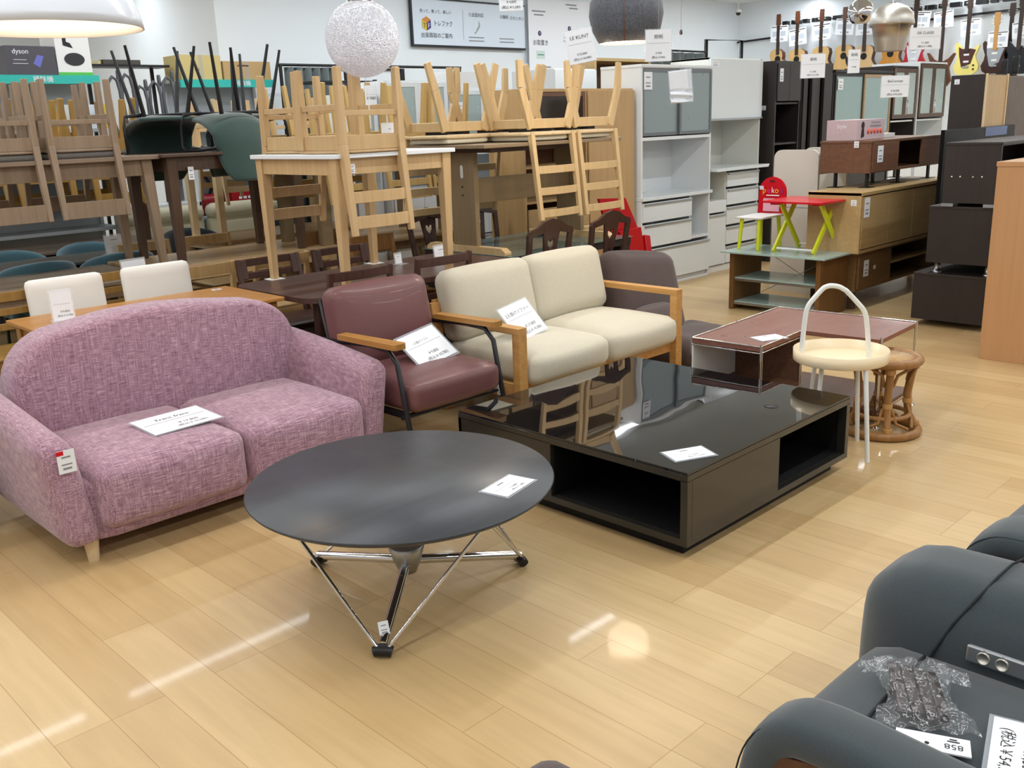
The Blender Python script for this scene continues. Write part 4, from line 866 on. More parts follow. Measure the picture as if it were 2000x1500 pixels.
# ================================================================ CABINETS
def carcass(t, m, x0, x1, y0, y1, z0, z1, th=.02, back=None, name='carcass'):
    mb = MB(); mb.box(x0, x0+th, y0, y1, z0, z1).box(x1-th, x1, y0, y1, z0, z1).box(x0+th, x1-th, y0, y1, z0, z0+th).box(x0+th, x1-th, y0, y1, z1-th, z1)
    o = mb.build(name, m, t, .0015); MB().box(x0+th, x1-th, y1-.01, y1-.002, z0+th, z1-th).build('back_panel', back or m, t); return o
def front(t, m, x0, x1, z0, z1, y, name='door', th=.018, handle=None, hm=None):
    d = MB().box(x0+.002, x1-.002, y-th, y, z0+.002, z1-.002).build(name, m, t, .0015)
    if handle == 'top': MB().box(x0+.01, x1-.01, y-th-.014, y-th+.001, z1-.022, z1-.008).build('handle', hm or M_alu, d)
    if handle == 'bottom': MB().box(x0, x1, y-th-.012, y-th+.001, z0-.004, z0+.014).build('handle', hm or M_alu, d)
    if handle and handle[0] == 'v': xx = x1-.03 if handle == 'vr' else x0+.03; MB().tube([(xx, y-th, z0+.10), (xx, y-th-.03, z0+.10), (xx, y-th-.03, z0+.26), (xx, y-th, z0+.26)], .006, 8).build('handle', hm or M_steel, d)
    if handle == 'knob': MB().lathe([(0, .02), (.014, .016), (.008, 0)], ((x0+x1)/2, y-th, (z0+z1)/2), 14, T=Matrix.Rotation(R(90), 4, 'X')).build('knob', hm or M_birch, d)
    return d
def gdoor(t, mf, mg, x0, x1, z0, z1, y, fw=.035, handle=None, shelfz=()):
    f = MB(); f.box(x0, x0+fw, y-.018, y, z0, z1).box(x1-fw, x1, y-.018, y, z0, z1).box(x0+fw, x1-fw, y-.018, y, z0, z0+fw).box(x0+fw, x1-fw, y-.018, y, z1-fw, z1)
    d = f.build('glass_door', mf, t, .0015); MB().box(x0+fw, x1-fw, y-.011, y-.006, z0+fw, z1-fw).build('pane', mg, d)
    if handle: xx = x1-.02 if handle == 'vr' else x0+.02; MB().tube([(xx, y-.018, z0+.05), (xx, y-.045, z0+.05), (xx, y-.045, z0+.22), (xx, y-.018, z0+.22)], .006, 8).build('handle', M_steel, d)
    return d
def plate(t, m, x0, x1, y0, y1, z0, z1, name='shelf', bv=.002): return MB().box(x0, x1, y0, y1, z0, z1).build(name, m, t, bv)

# white kitchen board with sliding grey glass
M_greyfr = mat('grey_door_frame', '6d7478', .35)
k1 = thing('kitchen_cabinet', 'tall white kitchen cabinet with two sliding grey glass doors and open niche', 'cabinet', (7.48, 5.55, 0))
a0, a1, f0, f1 = 6.93, 8.03, 5.33, 5.79
carcass(k1, M_white, a0, a1, f0, f1, .0, 1.99, .022)
plate(k1, M_white, a0-.005, a1+.005, f0-.01, f1, 1.975, 2.0, 'top_panel')
plate(k1, M_white, a0+.02, a1-.02, f0, f1-.01, 1.345, 1.375); plate(k1, M_whiteg, a0-.004, a1+.004, f0-.03, f1-.01, .815, .845, 'countertop'); plate(k1, M_matwhite, a0+.02, a1-.02, f0+.02, f0+.04, .0, .06, 'toe_kick')
mid = 7.47
for x_ in (mid,): plate(k1, M_white, 7.50, 7.515, f0+.03, f1-.02, 1.40, 1.95, 'divider')
d_ = gdoor(k1, M_greyfr, M_fg, a0+.022, 7.51, 1.385, 1.965, f0+.022, .03); gdoor(k1, M_greyfr, M_fg, 7.49, a1-.022, 1.385, 1.965, f0+.002, .03)
for z in (1.56, 1.74): plate(k1, M_white, a0+.03, a1-.03, f0+.05, f1-.02, z, z+.015)
xd = 7.70
plate(k1, M_white, xd, xd+.018, f0+.01, f1-.02, .40, .815, 'divider'); plate(k1, M_white, xd, a1-.02, f0, f1-.02, .395, .42)
front(k1, M_whiteg, a0+.015, xd+.005, .62, .795, f0, 'drawer', handle='top'); front(k1, M_whiteg, a0+.015, xd+.005, .39, .60, f0, 'drawer', handle='top'); front(k1, M_whiteg, a0+.015, a1-.015, .065, .37, f0, 'drawer', handle='top')
sticker(k1, (7.03, f0+.0005, 1.86), (1, 0, 0), (0, 0, 1), .12, .15); MB().box(6.96, 7.09, 5.775, 5.779, 1.27, 1.305).build('socket_strip', M_grayink, k1)
# white kitchen cabinet with lift door
k2 = thing('kitchen_cabinet', 'off-white kitchen cabinet with large plain lift-up door, right of the grey glass one', 'cabinet', (8.5, 5.6, 0))
b0, b1, g0, g1 = 8.05, 9.0, 5.38, 5.84
M_ofw = mat('offwhite_laminate', 'dcdcd4', .3)
cc = MB(); cc.box(b0, b0+.02, g0, g1, 0, 2.08).box(b1-.02, b1, g0, g1, 0, 2.08).box(b0, b1, g0, g1, 2.06, 2.08).box(b0, b1, g0, g1, 1.49, 1.51).box(b0, b1, g1-.012, g1, 0, 2.06).build('carcass', M_ofw, k2, .0015)
front(k2, M_whiteg, b0+.0, b1-.0, 1.50, 2.07, g0, 'lift_door', handle='bottom'); sticker(k2, (b0+.08, g0-.019, 2.02), (1, 0, 0), (0, 0, 1), .13, .05)
MB().prism([(b0, 0), (b1+.0, 0), (b1+.02, .03), (b0-.0, .03)], (0, g0-.12, 1.01), (1, 0, 0), (0, 0, 1), (0, 1, 0), .55).build('countertop', M_whiteg, k2, .003)
low = MB(); low.box(b0, b1, g0+.0, g1, .0, .06); low.build('toe_kick', M_matwhite, k2)
plate(k2, M_ofw, 8.37, 8.39, g0, g1, .06, 1.01, 'divider'); plate(k2, M_ofw, b0+.02, 8.37, g0, g1, .70, .72)
front(k2, M_whiteg, b0+.01, 8.38, .60, .72, g0, 'drawer'); front(k2, M_whiteg, b0+.01, 8.38, .07, .585, g0, 'door', handle='top')
for a, b_ in ((.84, .985), (.66, .82), (.46, .64), (.26, .44), (.07, .24)): front(k2, M_whiteg, 8.385, b1-.01, a, b_, g0, 'drawer', handle='top')
sk = MB().box(8.20, 8.40, g1-.018, g1-.011, 1.18, 1.235).build('power_socket', M_matwhite, k2)
for x in (8.24, 8.33): MB().box(x-.012, x+.012, g1-.021, g1-.017, 1.20, 1.22).build('socket_hole', M_grayink, sk)
MB().lathe([(0, 0), (.022, 0), (.022, .003), (0, .003)], (8.36, g1-.013, 1.29), 16, T=Matrix.Rotation(R(90), 4, 'X')).build('round_mark', M_grayink, k2)
# oak cupboard left of it
ok_ = thing('cupboard', 'oak-veneer cupboard with dark open shelves and lower drawers, left of the white kitchen cabinet', 'cupboard', (6.2, 5.6, 0))
carcass(ok_, M_oakZ, 5.50, 6.90, 5.40, 5.80, 0, 1.80, .025, back=M_walnut)
front(ok_, M_oakZ, 6.28, 6.90, .06, 1.785, 5.40, 'side_door')
plate(ok_, M_oakX, 6.26, 6.28, 5.40, 5.78, .9, 1.78, 'divider')
for z in (.90, 1.18, 1.38): plate(ok_, M_oakX, 5.525, 6.26, 5.42, 5.78, z, z+.02)
gdoor(ok_, M_walnut, mat('smoked_glass', '3a3430', .1, spec=.6), 5.53, 6.25, 1.42, 1.77, 5.41, .03)
for a, b_ in ((.66, .86), (.44, .64), (.22, .42)): 
    for x0_, x1_ in ((5.53, 5.9), (5.9, 6.27)): front(ok_, M_oakX, x0_, x1_, a, b_, 5.40, 'drawer')
# back row: tall oak frame, pale glass cupboards, white tall cabinet
tb_ = thing('bookcase', 'tall reddish oak bookcase rising behind the white kitchen cabinet', 'bookcase', (7.9, 6.5, 0))
carcass(tb_, M_oakX, 7.45, 8.35, 6.3, 6.7, 0, 2.13, .03, back=M_walnut); [plate(tb_, M_oakX, 7.48, 8.32, 6.32, 6.68, z, z+.02) for z in (.5, 1.0, 1.5)]
wt2 = thing('refrigerator', 'plain white tall cabinet behind the pedestal table chairs', 'cabinet', (7.0, 6.5, 0))
carcass(wt2, M_white, 6.80, 7.40, 6.25, 6.8, 0, 2.02, .02); front(wt2, M_white, 6.80, 7.40, 1.2, 2.01, 6.25); front(wt2, M_white, 6.80, 7.40, .05, 1.19, 6.25)
wt2.name = 'tall_cabinet'
def pale_cup(label, x0, x1, y, z1, mf=M_white, mg=M_fg2, n=2, zmid=.95):
    t = thing('glass_cupboard', label, 'cupboard', ((x0+x1)/2, y+.2, 0), 'pale glass-door cupboards at the back'); carcass(t, mf, x0, x1, y, y+.42, 0, z1, .02)
    for i in range(n):
        a = x0+.02+(x1-x0-.04)*i/n; b_ = x0+.02+(x1-x0-.04)*(i+1)/n; gdoor(t, mf, mg, a, b_, zmid+.3, z1-.02, y+.0, .04)
        front(t, mf, a, b_, .45, zmid-.02, y); front(t, mf, a, b_, .06, .44, y, 'drawer', handle='top')
    plate(t, mf, x0+.02, x1-.02, y+.02, y+.4, 1.55, 1.57); plate(t, mf, x0-.0, x1+.0, y-.03, y+.4, zmid, zmid+.025, 'countertop'); return t
pale_cup('white cupboard with frosted sliding doors behind the globe lamp, left of the other pale cupboard', 5.55, 6.31, 7.2, 1.96)
c2 = pale_cup('white cupboard with frosted doors and a price notice, behind the pedestal chairs', 6.34, 7.30, 7.25, 1.89, n=2); sticker(c2, (6.48, 7.228, 1.7), (1, 0, 0), (0, 0, 1), .11, .12)
pale_cup('pale cupboard with frosted doors seen under the globe lamp', 5.2, 5.53, 7.3, 1.85, n=1)
bw = thing('cardboard_box', 'white printed box lying on top of the back cupboard', 'box', (6.7, 7.4, 1.89)); bxx = box('box', M_matwhite, bw, 6.42, 7.05, 7.3, 7.6, 1.89, 2.05); bars(frame((6.7, 7.299, 1.95), (1, 0, 0), (0, 0, 1)), [(-.2, 0, .05, .03), (.2, .03, .03, .05)], M_ink, bxx)

# dark row at the right
dk = thing('dark_cabinet', 'tall espresso cabinet with twin upper doors and open dark niche', 'cabinet', (9.35, 5.5, 0))
carcass(dk, M_esp, 9.10, 9.61, 5.27, 5.68, 0, 2.06, .022, back=M_gapblack)
front(dk, M_esp, 9.12, 9.36, 1.66, 2.04, 5.275); front(dk, M_esp, 9.36, 9.60, 1.66, 2.04, 5.275)
for z in (1.63, 1.22, .95, .5): plate(dk, M_esp, 9.12, 9.59, 5.28, 5.66, z, z+.02)
sticker(dk, (9.19, 5.256, 1.92), (1, 0, 0), (0, 0, 1), .07, .13); sticker(dk, (9.0995, 5.40, 1.60), (0, -1, 0), (0, 0, 1), .05, .045)
ds = thing('wardrobe', 'tall espresso cabinet with vertical grooved door slats', 'cabinet', (10.0, 5.5, 0))
carcass(ds, M_esp, 9.63, 10.32, 5.27, 5.7, 0, 2.05, .022)
for i in range(5):
    x = 9.65+i*.132; front(ds, M_esp, x, x+.09, .06, 2.03, 5.272-.012*(i % 2), 'door_slat', th=.02+.014*(i % 2))
    
M_gcy = mat('blue_grey_glass', '8fa9aa', .12, spec=.6)
gc = thing('display_cabinet', 'espresso cabinet with two sliding blue-grey glass doors', 'cabinet', (11.0, 5.5, 0))
carcass(gc, M_esp, 10.34, 11.80, 5.27, 5.68, 0, 1.96, .03); plate(gc, M_esp, 10.33, 11.81, 5.24, 5.69, 1.955, 1.985, 'top_panel')
gdoor(gc, M_esp, M_gcy, 10.37, 11.06, 1.32, 1.94, 5.275, .025); gdoor(gc, M_lowoak, M_gcy, 11.05, 11.77, 1.25, 1.94, 5.26, .035); plate(gc, M_esp, 10.37, 11.77, 5.29, 5.66, 1.58, 1.60)
front(gc, M_esp, 10.37, 11.77, .06, 1.2, 5.27); sticker(gc, (10.47, 5.25, 1.83), (1, 0, 0), (0, 0, 1), .12, .12)
for nm, lb, xa, xb, zt_, mf, mb_ in (('display_cabinet', 'dark-framed cabinet with two narrow glass doors and steel handles above a white niche', 11.84, 12.58, 2.05, M_dkbr, M_esp), ('display_cabinet', 'white cabinet with brown-framed narrow glass doors, farthest right of the back row', 12.62, 13.50, 2.11, M_dkbr, M_white)):
    t = thing(nm, lb, 'cabinet', ((xa+xb)/2, 5.5, 0)); carcass(t, mb_, xa, xb, 5.27, 5.9, 0, zt_, .022, back=M_white)
    xm_ = (xa+xb)/2; gdoor(t, mf, M_fg2, xa+.03, xm_, 1.42, zt_-.03, 5.272, .05, 'vr'); gdoor(t, mf, M_fg2, xm_, xb-.03, 1.42, zt_-.03, 5.272, .05, 'vl')
    plate(t, M_white, xa+.022, xb-.022, 5.29, 5.88, 1.38, 1.40); plate(t, M_white, xa+.022, xb-.022, 5.26, 5.88, .9, .93, 'countertop'); front(t, M_white, xa+.022, xb-.022, .05, .88, 5.27); plate(t, M_white, xa+.022, xb-.022, 5.86, 5.885, .93, 1.38, 'niche_back')

# ---- stack of television boards
def feetb(t, m, pts, z0, z1, w_=.04):
    for x, y in pts: MB().bar((x, y, z1), (x, y, z0), w_, w_).build('leg', m, t, .003)
lw = thing('tv_board', 'low brown television board with two open shelves, bottom of the stack', 'tv board', (8.1, 3.6, 0))
carcass(lw, M_lowtv, 7.12, 9.2, 3.36, 3.80, .15, .46, .022); plate(lw, M_lowtv, 7.08, 9.24, 3.33, 3.82, .448, .468, 'top_panel', .008)
front(lw, M_lowtv, 7.14, 7.72, .17, .445, 3.36); front(lw, M_lowtv, 8.62, 9.18, .17, .445, 3.36); plate(lw, M_oakX, 7.72, 8.62, 3.365, 3.78, .30, .318); plate(lw, M_lowtv, 7.72, 7.74, 3.36, 3.78, .17, .445, 'divider'); plate(lw, M_lowtv, 8.60, 8.62, 3.36, 3.78, .17, .445, 'divider')
feetb(lw, M_dkbr, [(7.2, 3.42), (9.1, 3.42), (7.2, 3.74), (9.1, 3.74)], 0, .15, .05); sticker(lw, (7.25, 3.335, .33), (1, 0, 0), (0, 0, 1), .085, .13); sticker(lw, (7.40, 3.335, .32), (1, 0, 0), (0, 0, 1), .04, .03)
sb = thing('sideboard', 'pale oak sideboard with plain flat doors in the middle of the stack', 'sideboard', (7.9, 3.55, .47))
carcass(sb, M_oakX, 7.02, 8.90, 3.30, 3.74, .47, .935, .024); plate(sb, M_oakX, 7.02, 8.90, 3.295, 3.745, .912, .938, 'top_panel')
for i in range(4): front(sb, M_oakX, 7.045+i*.46, 7.045+(i+1)*.46, .50, .905, 3.315, 'door')
sticker(sb, (7.115, 3.296, .82), (1, 0, 0), (0, 0, 1), .09, .15); sticker(sb, (7.0195, 3.36, .86), (0, -1, 0), (0, 0, 1), .045, .045)
wn = thing('tv_board', 'walnut television board on dark metal legs, on top of the oak sideboard', 'tv board', (8.1, 3.65, .94))
carcass(wn, M_walnut, 7.43, 8.82, 3.44, 3.87, 1.055, 1.305, .02, back=M_gapblack); plate(wn, M_walnut, 7.425, 8.825, 3.435, 3.875, 1.29, 1.308, 'top_panel')
front(wn, M_walnut, 7.45, 7.92, 1.06, 1.29, 3.445, 'door'); front(wn, M_walnut, 8.40, 8.81, 1.06, 1.29, 3.455, 'door'); plate(wn, M_walnut, 7.92, 7.94, 3.45, 3.86, 1.06, 1.29, 'divider')
for x, y in ((7.52, 3.50), (7.46, 3.74), (8.1, 3.72), (8.72, 3.50), (8.72, 3.8), (8.1, 3.5)): MB().bar((x, y, 1.055), (x, y, .942), .04, .015).box(x-.05, x+.05, y-.05, y+.05, .938, .943).build('leg', M_blackm, wn)
sticker(wn, (7.57, 3.425, 1.20), (1, 0, 0), (0, 0, 1), .1, .13); sticker(wn, (7.4245, 3.56, 1.28), (0, -1, 0), (0, 0, 1), .04, .05)
pk = thing('cardboard_box', 'pale pink massage cushion box on the walnut television board', 'box', (7.75, 3.72, 1.308))
M_pkb = mat('pale_pink_card', 'c9b3b8', .5); o_ = box('box', M_pkb, pk, 7.50, 8.0, 3.60, 3.86, 1.309, 1.47)
Tf = frame((7.4995, 3.73, 1.39), (0, -1, 0), (0, 0, 1)); Tf = Tf
text('Style', .045, frame((7.4985, 3.73, 1.42), (0, -1, 0), (0, 0, 1)), M_paper, o_); text('SHIATSU', .042, frame((7.4985, 3.73, 1.375), (0, -1, 0), (0, 0, 1)), mat('pink_ink', 'd9c5c9', .5), o_)
for i in range(5): MB().lathe([(0, 0), (.022, 0), (.022, .001), (0, .001)], (7.70+i*.058, 3.599, 1.375), 16, T=Matrix.Rotation(R(90), 4, 'X')).build('red_dot', mat('coral_dot', 'e2604e', .5), o_)
bars(frame((7.83, 3.5985, 1.43), (1, 0, 0), (0, 0, 1)), [(0, .015, .16, .006), (0, -.012, .2, .01)], M_grayink, o_)
MB().prism(arc(0, 0, .028, 0, 360, 14)[:-1], (7.60, 3.599, 1.425), (1, 0, 0), (0, 0, 1), (0, -1, 0), .001).prism([(-.02, -.03), (.02, -.02), (.03, -.09), (-.03, -.1)], (7.60, 3.599, 1.425), (1, 0, 0), (0, 0, 1), (0, -1, 0), .0008).build('printed_picture', M_hd, o_)
wbx = thing('cardboard_box', 'small white flat box behind the pink box on the walnut board', 'box', (8.2, 3.75, 1.308)); box('box', M_matwhite, wbx, 8.05, 8.35, 3.66, 3.82, 1.309, 1.345)
# white and beech desk unit behind
M_whiteb = mat('cream_board', 'dcd8cf', .5)
dw = thing('shelf_unit', 'cream-white desk shelf with rounded end panels and beech rail, behind the glass-shelf rack', 'shelf unit', (7.9, 4.2, 0))
for x in (7.60, 8.12):
    pl = [(-.21, 0), (.21, 0)]+arc(.14, 1.165, .07, 0, 90, 5)+arc(-.14, 1.165, .07, 90, 180, 5)
    MB().prism(pl, (x, 4.18, 0), (0, -1, 0), (0, 0, 1), (1, 0, 0), .03).build('end_panel', M_whiteb, dw, .003)
plate(dw, M_oakX, 7.63, 8.12, 4.04, 4.06, 1.02, 1.20, 'rail'); 
for z in (.25, .5, .72): plate(dw, M_oakX, 7.63, 8.12, 3.99, 4.37, z, z+.02)
MB().box(7.5985, 7.6, 3.985, 4.375, .745, .75).build('panel_joint', M_grayink, dw)

# dark television boards stacked at the right
st_ = []
def dboard(label, x0, x1, y0, y1, z0, z1, m=M_esp, extra=None):
    t = thing('tv_board', label, 'tv board', ((x0+x1)/2, (y0+y1)/2, z0), 'espresso television boards stacked at the right')
    carcass(t, m, x0, x1, y0, y1, z0, z1, .02); plate(t, m, x0-.004, x1, y0-.006, y1+.004, z1-.012, z1+.006, 'top_panel')
    plate(t, m, x0+.02, x1-.02, y0+.01, y1-.01, (z0+z1)/2-.01, (z0+z1)/2+.01); return t
dboard('espresso television board on the floor, lowest of the stack at the right', 6.90, 8.3, 2.30, 2.81, .05, .385)
t = dboard('espresso television board on round steel feet, second of the stack at the right', 6.90, 8.3, 2.26, 2.735, .47, .865)
for x, y in ((6.98, 2.68), (6.98, 2.33), (8.2, 2.68), (8.2, 2.33)): MB().lathe([(.03, .0), (.03, .012), (.021, .014), (.021, .079), (.03, .08)], (x, y, .391), 20).build('foot', M_alu, t)
t = dboard('tall espresso board with four silver screws on its side, topmost of the stack', 6.90, 8.3, 2.29, 2.655, .895, 1.30)
for y in (2.6, 2.545, 2.46, 2.40): MB().lathe([(0, .004), (.006, .003), (.007, 0)], (6.9, y, 1.075), 12, T=Matrix.Rotation(R(-90), 4, 'Y')).build('screw', M_steel, t)
for y in (2.61, 2.33): MB().box(6.88, 6.97, y-.04, y+.04, .872, .894).build('felt_pad', M_alu, t)
tv = thing('television', 'thin black gloss television panel with blue reflection lying behind the espresso stack', 'television', (8.3, 2.9, 1.3))
MB().box(7.56, 9.1, 2.93, 2.96, .02, 1.375).build('screen', mat('tv_black', '08090d', .4, spec=.15), tv, .004); MB().box(8.4, 8.9, 2.928, 2.93, 1.30, 1.372).build('painted_blue_reflection', mat('painted_blue_reflection', '2b4a86', .2), tv)  # flat blue patch on the screen paints in a reflection
MB().box(7.9, 8.6, 2.86, 3.03, 0, .02).build('stand', M_black, tv)
tc1 = thing('cupboard', 'dark cupboard with oak sliding door, upper right beyond the espresso stack', 'cupboard', (8.8, 3.1, 0))
box('side_panel', M_esp, tc1, 8.4, 8.42, 2.965, 3.24, 0, 1.79); carcass(tc1, M_esp, 8.42, 8.9, 2.965, 3.24, 0, 1.79, .02); front(tc1, M_oakZ, 8.42, 8.9, .04, 1.785, 2.98); sticker(tc1, (8.3995, 3.19, 1.74), (0, -1, 0), (0, 0, 1), .04, .04)
MB().box(8.4, 8.425, 2.955, 2.966, .03, 1.795).box(8.88, 8.905, 2.955, 2.966, .03, 1.795).build('edge_trim', M_birch, tc1)
tc2 = thing('cupboard', 'dark brown cupboard cut by the right edge of the picture, beside the oak door', 'cupboard', (9.2, 3.1, 0))
carcass(tc2, M_dkbr, 8.92, 9.6, 2.965, 3.24, 0, 1.78, .02); front(tc2, M_dkbr, 8.93, 9.59, .04, 1.77, 2.98)
op = thing('cabinet', 'amber oak cabinet end panel standing at the right edge', 'cabinet', (6.6, 1.7, 0))
carcass(op, M_panel, 6.16, 7.1, 1.2, 2.06, 0, 1.215, .025); plate(op, M_panel, 6.155, 7.1, 1.195, 2.065, 1.19, 1.218, 'top_panel'); front(op, M_panel, 6.185, 7.08, .03, 1.185, 1.2)

# ---- glass-shelf rack with children's table and chair
rk = thing('tv_rack', 'brown rack with three pale green glass shelves and wire cross braces', 'rack', (6.85, 3.84, 0))
for y in (3.44, 4.20): MB().box(6.66, 7.10, y-.02, y+.02, 0, .462).build('side_panel', M_rackside, rk, .008)
M_gs = mat('pale_green_glass', 'a9c3bf', .08, spec=.9)
MB().box(6.60, 7.13, 3.36, 4.27, .466, .480).build('glass_top', M_gs, rk, .002)
for z in (.255, .06): MB().box(6.68, 7.08, 3.46, 4.18, z, z+.01).build('glass_shelf', M_gs, rk, .002); MB().box(6.675, 6.69, 3.46, 4.18, z-.018, z).build('shelf_rail', M_alu, rk)
for a, b_ in (((3.47, .45), (4.17, .08)), ((3.47, .08), (4.17, .45))): MB().tube([(7.09, a[0], a[1]), (7.09, b_[0], b_[1])], .003, 6).build('brace', M_steel, rk)
kt = thing('kids_table', 'small red-topped children\'s table with lime crossed legs, on the glass-shelf rack', 'children\'s table', (6.93, 3.68, .48))
MB().prism([(6.66, 3.44), (7.16, 3.42), (7.17, 3.96), (6.67, 3.95)], (0, 0, .872), (1, 0, 0), (0, 1, 0), (0, 0, 1), .014).build('tabletop', M_redp, kt, .004); MB().box(6.75, 6.82, 3.50, 3.56, .855, .872).box(6.72, 6.80, 3.84, 3.90, .855, .872).build('underside_bracket', M_redp, kt)
for y in (3.53, 3.87):
    MB().bar((6.76, y+.012, .482), (7.10, y+.012, .872), .042, .02, up=(0, 1, 0)).build('leg', M_lime, kt, .004); MB().bar((7.13, y-.012, .482), (6.80, y-.012, .872), .042, .02, up=(0, 1, 0)).build('leg', M_lime, kt, .004)
for x in (6.775, 7.115): MB().tube([(x, 3.54, .51), (x, 3.86, .51)], .009, 10).build('foot_bar', M_wtube, kt)
kc = thing('kids_chair', 'small children\'s chair with red round-topped back, white seat and lime legs', 'children\'s chair', (6.95, 4.12, .48))
MB().soft((6.95, 4.12, .735), (.19, .125, .009), .008, n=6).build('seat', M_matwhite, kc)
for x, y in ((6.78, 4.21), (6.77, 4.03), (7.12, 4.21), (7.12, 4.03)): MB().tube([(6.95+(x-6.95)*.86, 4.12+(y-4.12)*.9, .728), (x, y, .481)], .017, 12, .013).build('leg', M_lime, kc)
bk = MB().prism([(-.125, 0), (.125, 0)]+arc(0, .17, .125, 0, 180, 12), (7.12, 4.12, .745), (0, -1, 0), (.03, 0, 1), (1, 0, 0), .014).build('backrest', M_redp, kc, .003)
Tk = frame((7.127, 4.12, .93), (0, -1, 0), (.03, 0, 1)) @ Matrix.Translation((0, 0, .003))
for s_, dx, c_ in (('p', -.07, 'f2d21c'), ('e', -.03, 'd8359a'), ('k', .01, 'f2eef2'), ('o', .045, 'f2d21c'), ("'s", .085, '6a3fa0')): text(s_, .066, Tk @ Matrix.Translation((dx, 0, .009)), mat('letter_'+c_, c_, .5), bk, 'printed_letter')
bars(Tk @ Matrix.Translation((0, 0, .008)), [(0, .075, .045, .012)], M_ink, bk, 'grip_hole'); bars(Tk @ Matrix.Translation((0, 0, .008)), [(.01, -.04, .12, .008)], M_paper, bk)
MB().box(-.075, .075, -.17, -.065, 0, .0006, Tk @ Matrix.Translation((.0, 0, .008))).build('pink_picture', mat('pale_pink_print', 'dfa9b9', .5), bk)
sticker(bk, Tk @ Vector((-.095, .02, .011)), (0, -1, 0), (.03, 0, 1), .035, .03)

# ================================================================ APPLIANCE SHELVES AT THE BACK LEFT
M_shelfg = mat('grey_gondola', 'b9bfc3', .5)
def gondola(label, x0, x1, y, zt_):
    t = thing('shop_shelf', label, 'shop shelf', ((x0+x1)/2, y+.2, 0), 'shop shelves with teal header boards')
    for x in (x0, x1-.03): MB().box(x, x+.03, y+.36, y+.40, 0, zt_).build('upright', M_shelfg, t)
    MB().box(x0+.03, x1-.03, y+.385, y+.395, 0, zt_).build('back_panel', M_shelfg, t)
    for z in (.15, .75, 1.2, 1.6): plate(t, M_shelfg, x0, x1, y, y+.38, z, z+.03)
    plate(t, M_shelfg, x0, x1, y+.02, y+.38, zt_-.0, zt_+.02, 'top_panel'); h_ = MB().box(x0, x1, y-.005, y+.02, zt_-.05, zt_+.02).build('header_board', M_teal, t)
    text('掃除機', .055, frame(((x0+x1)/2+.15, y-.007, zt_-.017), (1, 0, 0), (0, 0, 1)), M_paper, h_); return t
gondola('shop shelf with teal header at the left, under the two appliance boxes', 2.3, 3.54, 8.6, 2.05)
gondola('shop shelf with teal header behind the green chairs, under cardboard boxes', 4.28, 5.26, 8.6, 2.02)
def cbox(name, label, m, x0, x1, y0, y1, z0, z1, group='boxes on the appliance shelves'):
    t = thing(name, label, 'box', ((x0+x1)/2, (y0+y1)/2, z0), group); b_ = box('box', m, t, x0, x1, y0, y1, z0, z1); MB().box((x0+x1)/2-.02, (x0+x1)/2+.02, y0-.0008, y0, z0, z1).build('tape_seam', M_sleeve, t) if m in (M_card, M_card2) else None; return t, b_
t, b_ = cbox('appliance_box', 'dark grey appliance box with violet picture under the white dome lamp', mat('dark_box_print', '4c4a52', .35), 2.81, 3.205, 8.62, 8.9, 2.071, 2.30)
text('dyson', .055, frame((2.93, 8.618, 2.255), (1, 0, 0), (0, 0, 1)), M_paper, b_); MB().prism([(0, 0), (.04, .07), (.09, .06), (.05, -.03)], (3.02, 8.619, 2.16), (1, 0, 0), (0, 0, 1), (0, -1, 0), .001).build('printed_picture', mat('violet_print', '6a6fc0', .4), b_)
bars(frame((2.92, 8.618, 2.19), (1, 0, 0), (0, 0, 1)), [(0, 0, .1, .006), (0, -.03, .12, .006)], M_shelfg, b_)
t, b_ = cbox('appliance_box', 'white robot vacuum box with black disc picture and green base stripe', M_matwhite, 3.215, 3.50, 8.62, 8.95, 2.071, 2.42)
MB().box(3.215, 3.50, 8.617, 8.62, 2.071, 2.095).build('green_stripe', mat('green_stripe', '54b84a', .5), b_)
MB().lathe([(0, .0), (.085, 0), (.085, .0012), (0, .0012)], (0, 0, 0), 32).build('x', M_black, b_) if 0 else MB().prism([(x, z*.62) for x, z in arc(0, 0, .085, 0, 360, 28)[:-1]], (3.36, 8.6185, 2.20), (1, 0, 0), (0, 0, 1), (0, -1, 0), .001).build('printed_robot', mat('robot_black', '2b2b2e', .3), b_)
MB().prism([(0, 0), (.08, -.02), (.06, .02), (.03, .03), (.03, .1), (0, .1)], (3.28, 8.6185, 2.31), (1, 0, 0), (0, 0, 1), (0, -1, 0), .001).build('printed_picture', M_black, b_)
t, b_ = cbox('cardboard_box', 'yellowish cardboard box on the shelf behind the green chair legs', M_card2, 4.31, 4.72, 8.62, 8.95, 2.041, 2.26); text('OUTLET' if 0 else 'ON', .03, frame((4.47, 8.618, 2.13), (1, 0, 0), (0, 0, 1)), M_ink, b_)
t, b_ = cbox('cardboard_box', 'long brown cardboard box on the shelf, right of the yellowish one', M_card, 4.74, 5.25, 8.62, 8.95, 2.041, 2.21); bars(frame((4.95, 8.618, 2.17), (1, 0, 0), (0, 0, 1)), [(0, 0, .12, .012)], M_hd, b_)
rl_ = thing('display_shelf', 'thin black wall shelf above the vacuum cleaners', 'wall shelf', (3.9, 8.9, 2.16)); plate(rl_, M_black, 3.52, 4.27, 8.75, 9.0, 2.155, 2.175)
for x in (3.6, 4.2): MB().bar((x, 8.99, 2.16), (x, 8.99, 0), .03, .02).build('post', M_black, rl_)
